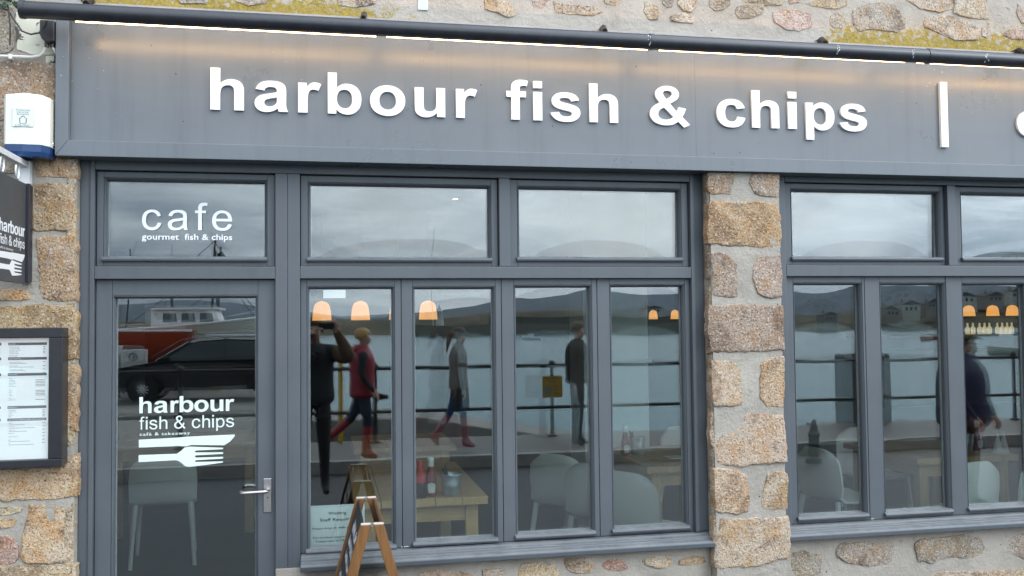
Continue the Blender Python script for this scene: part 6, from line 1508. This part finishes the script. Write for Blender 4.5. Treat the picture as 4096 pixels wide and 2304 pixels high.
boat('orange red fishing boat with a white wheelhouse on the quay behind the car', (-6.25, -21.6, .45), 0, 5.6, 2.2, 1.05, .45, M_REDH, (-1.5, .0, .62), mast_h=2.2)
boat('cream boat with a wraparound wheelhouse moored behind the red boat', (-3.9, -22.0, .40), R(180), 4.6, 2.0, 1.15, .35, M_CREAMH, (-1.2, .6, .62), mast_h=1.4, name='motor_boat')
rg = thing('boat_rigging', 'pair of dark masts with rigging lines rising above the boats in the door glass', 'mast', (-3.2, -22.6, -.13))
MB().tube([(-3.28, -22.6, -.13), (-3.10, -22.6, 3.6)], [.045, .03], 8).build('mast', M_GASKET, rg); MB().tube([(-3.12, -22.7, -.13), (-2.96, -22.7, 3.4)], [.04, .025], 8).build('mast', M_GASKET, rg)
MB().box(-3.02, -2.90, -22.66, -22.58, 2.55, 2.75).build('block', M_GASKET, rg)
for a, b in (((-3.11, -22.6, 3.55), (-5.4, -22.0, 1.6)), ((-3.11, -22.6, 3.5), (-1.2, -22.2, 1.2)), ((-3.15, -22.6, 2.6), (-4.8, -22.0, 1.5)), ((-2.97, -22.7, 3.3), (-1.6, -22.4, 1.3))): MB().tube([a, tuple((p+q)/2 - (0, 0, .06)[i] for i, (p, q) in enumerate(zip(a, b))), b], .012, 5).build('rigging_line', M_GASKET, rg)
ft = thing('fuel_box', 'tall white box with a red float on the stern of the orange red boat', 'box', (-4.4, -21.6, 1.3)); box('box', M_WHITE, ft, -4.62, -4.20, -21.9, -21.5, 1.30, 2.06, bevel=.03); MB().loft([(-4.00, -21.6, 1.45, .10, .10), (-4.00, -21.6, 1.55, .15, .15), (-4.00, -21.6, 1.78, .15, .15), (-4.00, -21.6, 1.88, .09, .09)], 14).build('float', plain('red_float', (.55, .03, .03), .35), ft, smooth=True); box('float_stand', M_OAKZ, ft, -4.05, -3.95, -21.65, -21.55, 1.0, 1.45)
M_CRATE = plain('white_fish_crate', (.60, .61, .60), .5, var=.06)
for i, (x, y, z) in enumerate(((-5.25, -19.75, -.13), (-4.62, -19.55, -.13))):
    c = thing('fish_crate', ['pale fish crate with a round emblem at the left edge of the door glass', 'pale fish crate with a round emblem behind the car bonnet'][i], 'crate', (x, y, z), 'fish crates stacked on the quay')
    box('crate', M_CRATE, c, x-.32, x+.22, y-.4, y, -.13, 1.16-.10*i, bevel=.02)
    for s_ in (.09, .075):
        pass
    pts = [(x-.05+.09*math.cos(q*PI/10), y+.006, .98-.10*i+.09*math.sin(q*PI/10)) for q in range(21)]
    MB().tube(pts, .009, 6).build('round_emblem', M_GASKET, c); MB().tube([(x-.08, y+.006, .94-.10*i), (x-.04, y+.006, .94-.10*i), (x-.04, y+.006, 1.03-.10*i)], .008, 6).build('emblem_stroke', M_GASKET, c); MB().tube([(x-.02, y+.006, 1.03-.10*i), (x+.0, y+.006, .985-.10*i), (x-.02, y+.006, .935-.10*i)], .008, 6).build('emblem_stroke', M_GASKET, c)

BO = [('small white dinghy moored off the pier, reflected in the third leaf', 47, -210, 20, M_WHITE), ('dark hulled boat on the harbour right of the pillar', 118, -160, -30, M_GASKET), ('red and white boat moored with the group right of the pillar', 112, -150, 10, M_REDH),
      ('pale dinghy left of a line of moored boats', 128, -170, 60, M_CREAMH), ('pale blue boat in the line of moored boats', 142, -175, 25, M_BLUEH), ('white motor boat at the right of the moored line', 155, -180, -15, M_WHITE), ('grey rowing boat near the man in the blue jacket', 66, -75, 15, M_CREAMH), ('tiny red boat reflected in the leaf beside the pillar', 85, -190, 40, M_REDH)]
for lb, x, y, a, mm in BO:
    boat(lb, (x, y, -2.25), R(a), 5.0, 1.9, .95, .3, mm, (-.9, .5, .75) if mm is not M_CREAMH else None, name='moored_boat', group='boats moored in the harbour', cradle=False, mast_h=3 if x in (118, 142) else 0)
